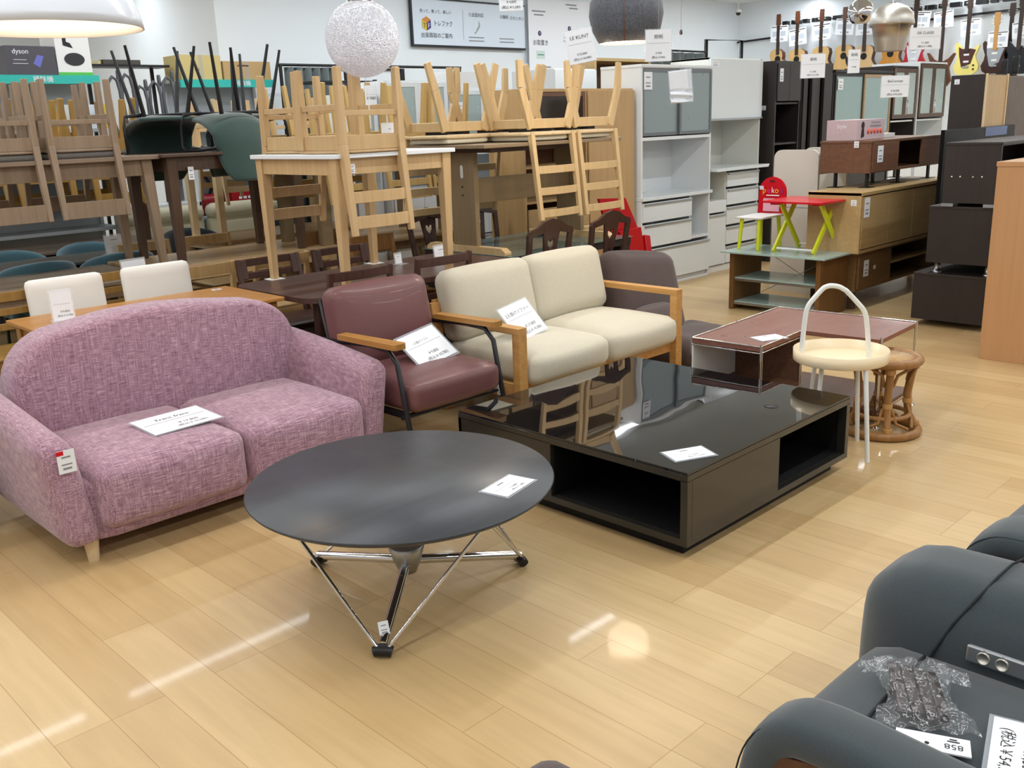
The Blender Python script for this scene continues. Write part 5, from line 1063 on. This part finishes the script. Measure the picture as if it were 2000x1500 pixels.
cbox('cardboard_box', 'flat dark box lying on the thin black wall shelf', mat('flat_dark_box', '4a4641', .6), 3.66, 4.0, 8.76, 8.95, 2.176, 2.215); cbox('cardboard_box', 'flat tan box beside the dark one on the thin black wall shelf', M_card2, 3.55, 3.64, 8.76, 8.95, 2.176, 2.205)
M_reds = mat('metallic_red', '8e1f2a', .25); M_vac = mat('vacuum_grey', '54575c', .3)
vs_ = thing('shop_shelf', 'white shelf carrying the row of vacuum cleaners', 'shop shelf', (3.9, 8.7, 0), 'vacuum display'); plate(vs_, M_white, 3.55, 4.27, 8.45, 8.75, 1.38, 1.42); plate(vs_, M_white, 3.55, 4.27, 8.45, 8.75, .9, .94); [MB().box(x, x+.02, 8.45, 8.75, 0, 1.38).build('side_panel', M_white, vs_) for x in (3.55, 4.25)]
def vac(label, x, hgt, m, lean=0):
    t = thing('vacuum_cleaner', label, 'vacuum cleaner', (x, 8.6, 1.42), 'vacuum cleaners on the white shelf')
    MB().soft((x, 8.6, 1.52), (.05, .1, .09), .04).build('body', m, t); z1 = 1.42+hgt
    MB().tube([(x+.05+lean, 8.6, 1.5), (x+.045+lean, 8.6, z1-.12), (x+.03+lean, 8.6, z1-.03), (x-.01, 8.6, z1), (x-.05, 8.6, z1-.05), (x-.06, 8.6, z1-.2), (x-.05, 8.6, 1.7), (x-.02, 8.6, 1.58)], .015, 8).build('hose', M_vac, t)
    MB().tube([(x+.06+lean, 8.62, 1.43), (x+.055+lean, 8.62, z1-.02)], .01, 8).build('wand', M_alu, t); MB().soft((x+.055+lean, 8.62, z1+.01), (.014, .02, .05), .012, n=4).build('grip', M_vac, t)
for i, (x, h, m_) in enumerate(((3.66, .64, M_vac), (3.78, .66, M_reds), (3.90, .56, M_vac), (4.03, .60, M_reds), (4.16, .64, M_black))):
    vac('upright vacuum cleaner with looped grey hose, number %s along the white shelf from the left' % ['one', 'two', 'three', 'four', 'five'][i], x, h, m_)
rbx = thing('appliance_box', 'red appliance box on the low shelf behind the dark brown table legs', 'box', (4.9, 8.7, .78), 'red goods under the green chairs'); b_ = box('box', mat('red_box', 'a3121e', .4), rbx, 4.68, 5.1, 8.62, 8.85, .781, .99); bars(frame((4.82, 8.618, .93), (1, 0, 0), (0, 0, 1)), [(-.05, 0, .035, .025), (0, 0, .035, .025), (.05, 0, .035, .025)], M_paper, b_)
rv = thing('vacuum_cleaner', 'red canister vacuum cleaner seen under the green chairs', 'vacuum cleaner', (4.47, 8.75, .78)); MB().soft((4.47, 8.75, .885), (.11, .1, .1), .07).build('body', M_reds, rv); MB().tube([(4.47, 8.72, .9), (4.53, 8.72, 1.05), (4.47, 8.72, 1.15)], .018, 8).build('hose', M_black, rv)
ls_ = thing('sideboard', 'white low sideboard far behind the left stack, glimpsed between chair backs', 'sideboard', (2.8, 8.3, 0)); carcass(ls_, M_white, .9, 2.28, 8.7, 9.0, 0, 1.15, .03); [front(ls_, M_white, .93+i*.66, .93+(i+1)*.66, .05, 1.13, 8.7) for i in range(2)]
# little goods on the left shelf
for i, (x, z, c_, lb) in enumerate(((2.85, 1.63, 'cfe3c9', 'pale green packet'), (3.0, 1.63, '5ab04a', 'bright green packet'), (3.18, 1.63, 'c8cdd2', 'clear bag of parts'), (3.38, 1.63, 'd9e4ee', 'pale blue packet'), (3.47, 1.63, 'e0c93a', 'yellow packet'), (3.2, 1.23, 'e2cf43', 'yellow bag'), (3.36, 1.23, 'd8dde2', 'white packet'))):
    cbox('packet', lb+' on the shop shelf behind the padded chairs at the left', mat('packet_'+c_, c_, .5), x, x+.1, 8.63, 8.75, z, z+.2, 'small packets on the shop shelf')
# curtain partition and dark cross-braced rack
M_curt = fabric('grey_green_curtain', '5e6664', '4e5655', sc=200)
cu = thing('curtain', 'grey-green pleated partition curtain beyond the light wood chair legs', 'curtain', (5.6, 8.5, 0))
MB().grid(lambda u, v: (5.28+.62*u, 8.42+.03*sin(u*38), .05+2.1*v), 60, 2).build('cloth', M_curt, cu, solid=.008); MB().tube([(5.2, 8.42, 2.17), (7.6, 8.42, 2.17)], .014, 8).build('rail', M_black, cu); [MB().tube([(x, 8.42, 0), (x, 8.42, 2.17)], .018, 8).build('post', M_black, cu) for x in (5.24, 6.0, 7.58)]
xr = thing('metal_rack', 'black cross-braced metal rack behind the light wood chair legs', 'rack', (5.5, 7.9, 0))
for x in (5.22, 5.9):
    for y in (7.8, 8.15): MB().bar((x, y, 0), (x, y, 2.0), .03, .03).build('post', M_blackm, xr)
for z in (.5, 1.0, 1.5, 1.97): plate(xr, M_blackm, 5.2, 5.92, 7.79, 8.17, z, z+.02)
MB().bar((5.22, 8.16, 1.5), (5.9, 8.16, 1.95), .02, .006).build('brace', M_blackm, xr); MB().bar((5.9, 8.165, 1.5), (5.22, 8.165, 1.95), .02, .006).build('brace', M_blackm, xr)
c3 = thing('curtain', 'short dark grey curtain glimpsed above the lift-door cabinet', 'curtain', (9.0, 7.0, 0))
MB().grid(lambda u, v: (9.15+1.0*u, 6.9+.04*sin(u*30), 2.27*v), 50, 2).build('cloth', M_curt, c3, solid=.008); MB().tube([(9.1, 6.9, 2.29), (10.25, 6.9, 2.29)], .012, 8).build('rail', M_black, c3)
fr_ = thing('metal_rack', 'black pipe rack frame in front of the far white wall, by the curtain', 'rack', (11, 7.5, 0))
MB().tube([(10.4, 7.0, 0), (10.4, 7.0, 2.44), (11.2, 7.0, 2.46), (11.2, 7.0, 0)], .025, 8).build('frame', M_black, fr_)

# ================================================================ SIGNS ON THE BACK WALL
Wn = (1, 0, 0); Wu = (0, 0, 1)
bn = thing('banner', 'white shop banner with black frame and coloured cube logo on the back wall', 'banner', (8.4, 9.1, 2.45))
bp_ = MB().box(7.49, 9.36, 9.095, 9.11, 2.47, 2.985).build('panel', mat('pale_blue_banner', 'dfeaf6', .4), bn)
MB().box(7.46, 9.36, 9.085, 9.115, 2.45, 2.475).box(7.46, 9.36, 9.085, 9.115, 2.98, 3.0).box(7.46, 7.485, 9.085, 9.115, 2.475, 2.98).build('frame', M_black, bn)
def wt_(s_, sz, x, z, m=M_ink, y=9.092, par=None, sx=1): return text(s_, sz, frame((x, y, z), Wn, Wu), m, par or bp_, 'printed_text', sx=sx)
BX = lambda px_, py_: (atY(px_, py_, 9.09).x, atY(px_, py_, 9.09).z)
wt_('売って、買って、楽しい', .045, *BX(851, 23)); wt_('トレファク', .072, *BX(866, 47), sx=.85); wt_('出張買取のご案内', .062, *BX(854, 70))
cb = Vector((BX(833, 45)[0], 9.09, BX(833, 45)[1])); cubec = (('e0c21a', [(-.065, .04), (0, .0), (0, -.085), (-.065, -.05)]), ('4b3a86', [(.0, .0), (.065, .04), (.065, -.05), (0, -.085)]), ('d98a3a', [(-.065, .04), (0, .075), (.065, .04), (0, .0)]))
lg_ = None
for c_, pl in cubec:
    MB().prism(pl[::-1], cb, Wn, Wu, (0, -1, 0), .002).build('logo_face', mat('logo_'+c_, c_, .5), bp_)
wt_('T', .07, cb.x-.032, cb.z-.03, M_ink, 9.087); wt_('F', .07, cb.x+.034, cb.z-.03, M_paper, 9.087)
wt_('①全国対応', .052, *BX(930, 30)); wt_('②無料', .052, *BX(985, 34)); wt_('③カンタン', .052, 9.22, BX(1015, 37)[1])
for x in (BX(931, 70)[0], BX(990, 70)[0]): bars(frame((x, 9.093, 2.56), Wn, Wu), [(0, .02, .26, .012), (0, -.02, .26, .012)], M_grayink, bp_)
MB().prism([(-.05, -.05), (-.02, -.04), (.0, 0), (.03, .03), (.03, .09), (.05, .05), (.05, .02), (.01, -.03), (-.03, -.07)], (BX(932, 52)[0], 9.093, BX(932, 52)[1]-.02), Wn, Wu, (0, -1, 0), .001).build('printed_map', mat('map_green', '9db3a8', .5), bp_)
bars(frame((BX(905, 50)[0]+.08, 9.093, 2.72), Wn, Wu), [(-.08, 0, .004, .34)], M_grayink, bp_)
ps_ = thing('poster', 'tall white guide poster with purple numbered dots, lit by the felt lamp', 'poster', (9.9, 9.08, 1.9))
pp_ = MB().box(9.40, 10.62, 9.06, 9.07, 1.85, 3.1).build('panel', mat('poster_white', 'f2f4f8', .5), ps_)
M_purp = mat('purple_dot', '4a3566', .5)
PX = lambda px_, py_: (atY(px_, py_, 9.06).x, atY(px_, py_, 9.06).z)
def pt_(s_, sz, x, z, m=M_ink): return text(s_, sz, frame((x, 9.0575, z), Wn, Wu), m, pp_)
for s_, x, z in (('3', *PX(1054, 65)), ('4', *PX(1112, 56))):
    MB().lathe([(0, 0), (.032, 0), (.032, .001), (0, .001)], (x, 9.0595, z), 20, T=Matrix.Rotation(R(90), 4, 'X')).build('number_dot', M_purp, pp_); pt_(s_, .045, x, z, M_paper)
pt_('お取置き', .075, *PX(1056, 84)); pt_('ご配送', .075, *PX(1110, 78))
for x, z, w_ in ((*PX(1052, 22), .26), (*PX(1052, 29), .18), (*PX(1115, 10), .22), (*PX(1120, 17), .18), (*PX(1065, 131), .22), (*PX(1063, 138), .26)): bars(frame((x, 9.0585, z), Wn, Wu), [(0, 0, w_, .016)], M_grayink, pp_)
ix_, iz_ = PX(1056, 107)
MB().box(ix_-.08, ix_+.08, 9.057, 9.0595, iz_-.05, iz_+.05).build('inset_card', mat('inset_green', 'cfe0d8', .5), pp_); bars(frame((ix_, 9.056, iz_), Wn, Wu), [(0, 0, .12, .012)], mat('green_ink', '2c8a72', .5), pp_)
br_ = thing('pipe_rail', 'thin black rail on the back wall under the banner', 'rail', (6.8, 9.0, 2.15)); MB().bar((6.2, 9.125, 2.19), (7.3, 9.125, 2.19), .025, .02).build('rail', M_black, br_); MB().bar((7.3, 9.12, 2.2), (7.3, 9.12, 1.9), .05, .04).build('bracket', M_black, br_)

# ================================================================ GUITARS
M_gtop = wood('spruce_top', 'd8b47c', 'cda668', rough=.25, sc=.6); M_gside = wood('guitar_side', '6b3d20', '522c16', rough=.3); M_neck = mat('dark_neck', '33241c', .4); M_mneck = wood('maple_neck', 'c99a58', 'b98848')
def lute(pts): # right half outline mirrored
    return pts+[(-x, z) for x, z in reversed(pts) if x > 1e-4]
ACO = lute([(0, 0), (.10, .005), (.165, .04), (.195, .11), (.185, .18), (.135, .25), (.118, .29), (.128, .35), (.142, .40), (.125, .455), (.07, .485), (0, .49)])
ELE = [(0, 0), (.09, .0), (.155, .05), (.165, .12), (.125, .20), (.115, .25), (.14, .31), (.165, .37), (.15, .385), (.10, .345), (.06, .33), (.03, .335), (-.03, .335), (-.06, .35), (-.10, .40), (-.14, .43), (-.165, .40), (-.155, .33), (-.125, .25), (-.135, .18), (-.17, .11), (-.15, .04), (-.09, 0)]
BAS = [(0, 0), (.10, .01), (.15, .08), (.13, .18), (.11, .26), (.16, .37), (.19, .44), (.17, .45), (.10, .38), (.04, .35), (-.04, .35), (-.10, .38), (-.17, .47), (-.20, .47), (-.16, .37), (-.11, .26), (-.13, .18), (-.16, .08), (-.10, .01)]
def guitar(label, kind, px_, ztop, total, mbody, X=14.1, Y=None, pick=None, mneck=M_neck, cut=False, group='guitars hung along the right wall'):
    p = atX(px_, 60, X); Y = p.y; L = total; bl = .49 if kind == 'a' else .42; z0 = ztop-L
    t = thing('guitar', label, 'guitar', (X, Y, z0), group); T = frame((X, Y, z0), (0, -1, 0), (0, 0, 1))
    out_ = {'a': ACO, 'e': ELE, 'b': BAS}[kind]; th = .10 if kind == 'a' else .045
    if cut: out_ = [(x, z) if not (x > .04 and z > .33) else (x*.55, z-.02) for x, z in ACO]
    def P(x, z, y=0): return T @ Vector((x, z, y))
    U, V, N = Vector((0, -1, 0)), Vector((0, 0, 1)), Vector((1, 0, 0))
    if kind == 'a':
        MB().prism(out_, P(0, 0, 0), U, V, -N, .004).build('soundboard', mbody, t); MB().prism(out_, P(0, 0, 0), U, V, N, th).build('body', M_gside, t, .006)
        c_ = P(0, .335); MB().prism([(x, z) for x, z in arc(0, 0, .05, 0, 360, 20)[:-1]], c_-N*.0045, U, V, -N, .0006).build('rosette', M_neck, t); MB().prism(arc(0, 0, .042, 0, 360, 20)[:-1], c_-N*.0053, U, V, -N, .0005).build('sound_hole', M_gapblack, t)
        MB().box(-.07, .07, .11, .13, .004, .012, T).build('bridge', M_neck, t)
        if pick: MB().prism([(.03, .3), (.055, .33), (.09, .27), (.10, .2), (.07, .18), (.05, .22)], P(0, 0), U, V, -N, .0052).build('pickguard', pick, t)
    else:
        MB().prism(out_, P(0, 0, 0), U, V, N, th).build('body', mbody, t, .012, 3)
        if pick: MB().prism([(-.06, .10), (.06, .14), (.09, .24), (.12, .32), (.05, .34), (-.06, .34), (-.11, .37), (-.10, .26), (-.08, .18)], P(0, 0), U, V, -N, .003).build('pickguard', pick, t)
        for z in (.16, .25): MB().box(-.035, .035, z, z+.025, .004, .010, T).build('pickup', M_matwhite if pick else M_black, t)
        MB().box(-.04, .04, .09, .115, .003, .014, T).build('bridge', M_alu, t)
        for i in range(2): MB().lathe([(0, .012), (.012, .01), (.013, 0)], P(.10, .07+.05*i), 10, T=Matrix.Rotation(R(-90), 4, 'Y')).build('knob', M_black, t)
    zb = .40 if kind == 'a' else .30
    MB().box(-.027, .027, zb, L-.17, .004, .018, T).build('neck', mneck, t, .002)
    MB().prism([(-.022, L-.175), (.022, L-.175), (.038, L-.15), (.034, L), (-.034, L), (-.038, L-.15)], P(0, 0, .006), U, V, -N, .014).build('headstock', mneck if kind != 'a' else M_gside, t, .002)
    for s_ in (-1, 1):
        for i in range(3): MB().tube([P(s_*.034, L-.135+.045*i, .01), P(s_*.06, L-.135+.045*i, .01)], .006, 6).build('tuning_peg', M_steel, t)
    return t
def pegs_fix(): pass
zt0 = lambda px_, py_: atX(px_, py_, 14.1).z
guitar('natural cutaway acoustic guitar, farthest left in the row, above the espresso cabinet', 'a', 1521, zt0(1521, 28), 1.0, M_gtop, cut=True, pick=None)
guitar('acoustic guitar mostly hidden by its tag, second in the row from the left', 'a', 1558, zt0(1558, 22), 1.04, M_gtop)
guitar('natural acoustic guitar with dark headstock, third in the row from the left', 'a', 1605, zt0(1605, 18), 1.02, M_gtop)
guitar('natural acoustic guitar with black pickguard, fourth in the row', 'a', 1650, zt0(1650, 14), 1.02, M_gtop, pick=M_black)
guitar('pale acoustic guitar hanging behind the chrome ball lamp', 'a', 1690, zt0(1690, 12), 1.03, wood('pale_spruce', 'd9b98c', 'cfab78', rough=.15))
guitar('golden acoustic guitar body glimpsed below the steel bell lamp', 'a', 1742, zt0(1742, 5), 1.03, wood('gold_spruce', 'c98f3f', 'bd8233', rough=.2))
guitar('red electric guitar with pearly front, partly behind a price tag', 'e', 1788, zt0(1788, -4), .99, mat('guitar_red', 'b01e2c', .2), pick=mat('pearl_guard', 'c9cdd4', .3))
guitar('brown bass guitar with pointed horns', 'b', 1842, zt0(1842, -10), 1.22, M_gside)
guitar('pale yellow electric guitar with brown pickguard', 'e', 1892, zt0(1892, -8), 1.02, mat('guitar_cream_yellow', 'e9dc7e', .2), pick=mat('brown_guard', '4a241e', .3), mneck=M_neck)
guitar('dark sunburst electric guitar with light maple neck', 'e', 1947, zt0(1947, 24), .78, mat('sunburst', '3b2420', .2), pick=M_alu, mneck=M_mneck)
guitar('black electric guitar cut by the right edge', 'e', 1993, zt0(1993, -12), 1.0, mat('guitar_black', '1c1e24', .2), pick=None)
guitar('dark electric guitar body behind the sunburst one', 'e', 1975, zt0(1975, 4), .93, mat('guitar_dark', '241f26', .25), X=14.25)
gr = thing('guitar_rail', 'thin dark rail with black hanger clips above the guitars', 'rail', (14.4, 6, 2.8), 'guitar rails'); pa_, pb_ = atX(1528, 47, 14.4), atX(2040, -9, 14.4)
MB().bar(pa_, pb_, .02, .025).build('rail', M_matwhite, gr)
for i in range(22): q = pa_.lerp(pb_, (i+.5)/22); MB().box(14.30, 14.4, q.y-(.09 if i % 2 else .05), q.y+(.05 if i % 2 else .03), q.z-.03, q.z+.03).build('hanger_clip', M_black, gr)
for a_, b_, lb in (((1440, 83), (1528, 71), 'left low'), ((1716, 50), (2040, 12), 'right')):
    r_ = thing('guitar_rail', 'thin black wall rail on the guitar wall, %s stretch' % lb, 'rail', (14.45, 6, 2.5), 'guitar rails'); MB().bar(atX(*a_, 14.45), atX(*b_, 14.45), .02, .03).build('rail', M_black, r_)
def gtag(px_, py_, w_=33, h_=30, tilt=0, price='￥35,200', i=0):
    c_ = atX(px_, py_, 14.085); s_ = 14.085/ray(px_, py_).x; W = w_*s_/FPX*1.14; Hh = h_*s_/FPX
    T = frame(c_, (sin(R(tilt))*0, -1, 0), (0, sin(R(tilt)), 1)); T = T @ Matrix.Rotation(R(tilt), 4, 'Z')
    t = thing('price_tag', 'white paper tag on the %s' % i, 'price tag', tuple(c_), 'guitar price tags')
    MB().box(-W/2, W/2, -Hh/2, Hh/2, -.001, .001, T).build('paper', M_paper, t); T2 = T @ Matrix.Translation((0, 0, .002))
    bars(T2, [(0, Hh*.42, W*.9, Hh*.05), (0, Hh*.3, W*.3, Hh*.06)], M_hd, t); bars(T2, [(-W*.18, 0, W*.4, Hh*.3), (W*.22, 0, W*.3, Hh*.3)], mat('pale_print', 'c3cad6', .5), t)
    text(price, Hh*.17, T2 @ Matrix.Translation((0, -Hh*.36, 0)), M_ink, t)
for a in ((1522, 66, 0, '￥30,780', 'leftmost acoustic guitar'), (1558, 72, 6, '￥36,300', 'second guitar, tilted a little'), (1605, 62, 3, '￥31,780', 'third guitar'), (1650, 52, -4, '￥41,780', 'fourth guitar, left of the chrome ball lamp'), (1690, 52, 0, '￥47,300', 'guitar just under the chrome ball lamp'), (1798, 38, -5, '￥35,780', 'red electric guitar'), (1843, 38, 4, '￥51,781', 'brown bass guitar'), (1896, 53, 3, '￥63,290', 'yellow electric guitar'), (1949, 77, 0, '￥87,780', 'sunburst guitar, lowest of the tags'), (1997, 58, 4, '￥42,900', 'black guitar at the right edge')): gtag(a[0], a[1], tilt=a[2], price=a[3], i=a[4])
hsx = thing('guitar', 'black headstock of a standing guitar peeping above the right cupboard', 'guitar', tuple(atX(1961, 140, 12)), 'guitar headstocks above the cupboard'); c_ = atX(1961, 133, 12); MB().soft(c_, (.02, .035, .1), .018).build('headstock', M_black, hsx); MB().bar(c_, (c_.x, c_.y, .75), .03, .04).build('neck', M_neck, hsx); MB().prism(ACO, (c_.x, c_.y, .02+.1), (0, -1, 0), (0, 0, 1), (1, 0, 0), .09).build('body', M_gside, hsx)
h2 = dup(hsx, (hsx.location.x, atX(1984, 135, 12).y, hsx.location.z+.03), (0, 0, 0), 'brown-black second headstock above the right cupboard, nearer the edge')

# ================================================================ HANGING LAMPS
def cord(t, p): MB().tube([p, (p[0], p[1], CEIL-.03)], .004, 6).build('cord', M_black if 0 else M_matwhite, t); MB().lathe([(0, 0), (.05, 0), (.055, .028), (0, .03)], (p[0], p[1], CEIL-.03), 20).build('ceiling_rose', M_matwhite, t)
c_ = pd(95, 58, 3.15)
dl = thing('pendant_lamp', 'large white dome pendant lamp glowing warm inside, at the upper left corner', 'pendant lamp', tuple(c_))
r_ = .302
MB().lathe([(r_, 0), (r_*.985, .03), (r_*.9, .105), (r_*.74, .175), (r_*.5, .225), (r_*.22, .25), (.03, .258), (.03, .250), (r_*.2, .243), (r_*.5, .217), (r_*.73, .168), (r_*.885, .1), (r_*.97, .028), (r_*.985, 0)], c_, 64, closed=True).build('shade', mat('white_dome', 'e2e8f2', .22), dl)
MB().lathe([(0, .13), (.03, .14), (.04, .165), (.025, .2), (0, .215)], c_, 20).build('bulb', mat('warm_bulb', 'ffd9a8', .4, emit='ffc98a', es=2.5), dl)
MB().lathe([(0, .26), (.035, .26), (.03, .31), (0, .32)], c_, 20).build('cap', M_matwhite, dl); cord(dl, (c_.x, c_.y, c_.z+.31))
ld = bpy.data.lights.new('warm_lamp', 'POINT'); ld.energy = 5; ld.color = (1, .66, .38); ld.shadow_soft_size = .04; lo_ = bpy.data.objects.new('warm_lamp', ld); COL.objects.link(lo_); lo_.parent = dl; lo_.location = (0, 0, .09)
s_ = sticker(dl, c_+_f*-.0+Vector((-.20, -.19, .1)), (.72, -.69, 0), (.3, .3, .9), .04, .05)
c_ = pd(708, 76, 5.1); gl = thing('pendant_lamp', 'clear crystal-textured globe pendant lamp over the upturned chairs', 'pendant lamp', tuple(c_))
M_crys = mat('crystal_globe', 'e6e8f6', .15, alpha=.8, spec=1, emit='dfe2ff', es=.12); nt = M_crys.node_tree; b = nt.nodes['Principled BSDF']
tc = nt.nodes.new('ShaderNodeTexCoord'); vo = nt.nodes.new('ShaderNodeTexVoronoi'); vo.inputs['Scale'].default_value = 85; vo.feature = 'DISTANCE_TO_EDGE'; nt.links.new(tc.outputs['Object'], vo.inputs['Vector'])
rp_ = nt.nodes.new('ShaderNodeValToRGB'); rp_.color_ramp.elements[0].color = (1, 1, 1, 1); rp_.color_ramp.elements[1].color = (.60, .62, .70, 1); rp_.color_ramp.elements[1].position = .3; nt.links.new(vo.outputs['Distance'], rp_.inputs[0]); nt.links.new(rp_.outputs[0], b.inputs['Base Color'])
bp = nt.nodes.new('ShaderNodeBump'); bp.inputs['Strength'].default_value = 1; bp.inputs['Distance'].default_value = .012; nt.links.new(vo.outputs['Distance'], bp.inputs['Height']); nt.links.new(bp.outputs[0], b.inputs['Normal'])
MB().lathe([(.2*sin(R(a)), .2*cos(R(a))) for a in range(178, 18, -6)], c_, 48).build('globe', M_crys, gl); MB().lathe([(.07, .185), (.066, .2), (0, .21)], c_, 32).build('collar', M_steel, gl); cord(gl, (c_.x, c_.y, c_.z+.2))
MB().tube([c_+Vector((0, 0, -.2)), c_+Vector((0.01, 0, -.34))], .0015, 5).build('pull_string', M_matwhite, gl); MB().tube([c_+Vector((0.01, 0, -.34)), c_+Vector((0.012, 0, -.47))], .004, 8).build('pull_rod', M_matwhite, gl)
c_ = pd(1223, 84, 5.4); fl_ = thing('pendant_lamp', 'charcoal felt dome pendant lamp with copper seam and warm light below', 'pendant lamp', tuple(c_)); M_felt = fabric('charcoal_felt', '5d6068', '4b4e55', sc=90, bump=.2)
MB().lathe([(.155, 0), (.195, .07), (.212, .15), (.205, .22), (.16, .30), (.08, .36), (.0, .38), (0, .37), (.15, .29), (.195, .2), (.2, .15), (.185, .07), (.148, .005)], c_, 48, closed=True).build('shade', M_felt, fl_)
an = R(225-10); MB().tube([c_+Vector((r__*cos(an), r__*sin(an), z)) for r__, z in ((.157, 0), (.197, .07), (.214, .15), (.207, .22), (.162, .30), (.08, .362))], .003, 6).build('seam', mat('copper_wire', '7a5138', .5, metal=.3), fl_)
MB().lathe([(0, .04), (.06, .06), (.07, .1), (.03, .16), (0, .17)], c_, 20).build('bulb', mat('warm_bulb2', 'ffe2bd', .4, emit='ffd9ab', es=22), fl_); cord(fl_, (c_.x, c_.y, c_.z+.37))
MB().lathe([(0, .012), (.15, .012), (.15, .016), (0, .016)], c_, 32).build('diffuser', mat('warm_diffuser', 'fff0dc', .5, emit='ffdcae', es=5), fl_)
ld = bpy.data.lights.new('felt_lamp_light', 'POINT'); ld.energy = 16; ld.color = (1, .82, .62); ld.shadow_soft_size = .14; lo_ = bpy.data.objects.new('felt_lamp_light', ld); COL.objects.link(lo_); lo_.parent = fl_; lo_.location = (0, 0, -.07)
c_ = pd(1681, 24, 9.0); bl_ = thing('pendant_lamp', 'small mirror-chrome ball pendant lamp in front of the guitars', 'pendant lamp', tuple(c_))
MB().lathe([(.07, -.10), (.10, -.07), (.122, 0), (.10, .07), (.06, .107), (.0, .122)], c_, 40).build('shade', M_steel, bl_); MB().lathe([(0, -.08), (.07, -.085)], c_, 20).build('diffuser', mat('pink_diffuser', 'ffe6da', .5, emit='ffd8c4', es=2.5), bl_); cord(bl_, (c_.x, c_.y, c_.z+.12))
c_ = pd(1738, 100, 6.6); be = thing('pendant_lamp', 'brushed steel bell pendant lamp with stepped shade, above the glass cabinets', 'pendant lamp', tuple(c_))
s__ = 6.6/FPX
MB().lathe([(27*s__, 0), (32*s__, 22*s__), (36*s__, 46*s__), (40*s__, 46*s__), (42*s__, 50*s__), (38*s__, 68*s__), (28*s__, 80*s__), (12*s__, 87*s__), (0, 88*s__)], c_, 48).build('shade', M_brush, be); MB().lathe([(0, .01), (26*s__, .01)], c_, 24).build('diffuser', mat('peach_diffuser', 'ffe9da', .5, emit='ffdcc4', es=2.0), be); cord(be, (c_.x, c_.y, c_.z+88*s__))
# security camera and pull switch
p = atX(1442, 24, 13.9); sc__ = thing('security_camera', 'small white dome security camera hanging at the wall corner', 'security camera', tuple(p)); MB().tube([p, (p.x, p.y, CEIL)], .012, 8).build('stem', M_matwhite, sc__); MB().lathe([(0, -.05), (.03, -.04), (.04, -.005)], p, 16).build('lens_dome', M_black, sc__); MB().lathe([(.05, -.005), (.05, .03), (.02, .05)], p, 16).build('housing', M_matwhite, sc__)
p = pd(1330, 63, 5.6); sw = thing('pull_cord', 'thin hanging pull cord with small knob right of the felt lamp', 'cord', tuple(p)); MB().tube([p, (p.x, p.y, CEIL)], .002, 5).build('cord', M_grayink, sw); MB().lathe([(0, -.015), (.01, -.01), (.008, .012), (0, .015)], p, 10).build('knob', M_hd, sw)

# ================================================================ HANGING PRICE TAGS
def htag(label, px_, py_, w_, h_, dep, lines=(), tilt=0, group='hanging price tags', crumple=False, yaw=0, up_=.0):
    c_ = pd(px_, py_, dep); X = (_r+_f*.0).copy(); X = Matrix.Rotation(R(yaw), 3, 'Z') @ X; T = frame(c_, X, (0, 0, 1)) @ Matrix.Rotation(R(tilt), 4, 'Z'); W = w_*dep/FPX; Hh = h_*dep/FPX
    t = thing('hanging_tag', label, 'price tag', tuple(c_), group)
    if crumple: MB().grid(lambda u, v: T @ Vector(((u-.5)*W, (v-.5)*Hh, .012*sin(u*4)+(.01*sin(v*26+u*3) if v < .42 else 0))), 16, 30).build('paper', M_paper, t, solid=.0008)
    else: MB().box(-W/2, W/2, -Hh/2, Hh/2, -.0005, .0005, T).build('paper', M_paper, t)
    MB().box(-W*.53, W*.53, -Hh*.52, Hh*.53, -.003, -.0015, T).build('clear_sleeve', M_sleeve, t)
    T2 = T @ Matrix.Translation((0, 0, .0015))
    for s_, x, y, sz in lines: text(s_, sz*Hh, T2 @ Matrix.Translation((x*W, y*Hh, 0)), M_ink, t)
    if not crumple: bars(T2, [(0, .08*Hh, .9*W, .006*Hh)], M_grayink, t)
    q = T @ Vector((0, Hh*.48, 0)); MB().tube([q, (q.x, q.y, CEIL)], .0008, 4).build('string', M_sleeve, t); return t
L_ = lambda a, b_, c__='': [(a, 0, .27, .15), (b_, 0, -.24, .09), (c__, 0, -.38, .09)]
htag('hanging price tag reading LE KLINT, tilted, left of the felt lamp', 1134, 90, 52, 62, 5.0, L_('LE KLINT', '￥32,800', '(税込￥36,080)'), tilt=9)
htag('hanging price tag at the right rim of the felt lamp', 1286, 89, 50, 58, 4.7, L_('照明', '￥900', '(税込￥990)'))
htag('crumpled hanging paper sheet in front of the grey glass doors', 1330, 169, 44, 60, 4.6, tilt=5, crumple=True)
htag('hanging price tag in front of the slatted espresso cabinet', 1588, 129, 47, 44, 5.5, L_('照明', '￥1,980', '(税込￥2,178)'))
htag('narrow hanging price tag in front of the acoustic guitars', 1668, 120, 23, 43, 5.8, L_('照明', '￥980', ''))
htag('hanging price tag reading BoConcept, in front of the blue-grey glass doors', 1748, 169, 54, 40, 5.5, [('BoConcept', 0, .25, .16), ('￥38,200', 0, -.2, .12), ('(税込￥42,020)', 0, -.37, .12)])
htag('hanging price tag reading DE CLASSE, right of the steel bell lamp', 1807, 75, 60, 40, 5.6, [('DE CLASSE', 0, .25, .17), ('￥1,800', 0, -.2, .12), ('(税込￥1,980)', 0, -.37, .12)])
htag('hanging price tag at the top edge in front of the white banner', 998, 4, 46, 32, 5.0, [('￥4,800', 0, .0, .2), ('(税込￥5,280)', 0, -.3, .2)])
htag('square handwritten tag between the pale cupboards and the globe lamp', 724, 188, 22, 40, 6.4, [('￥980', 0, -.1, .2)])
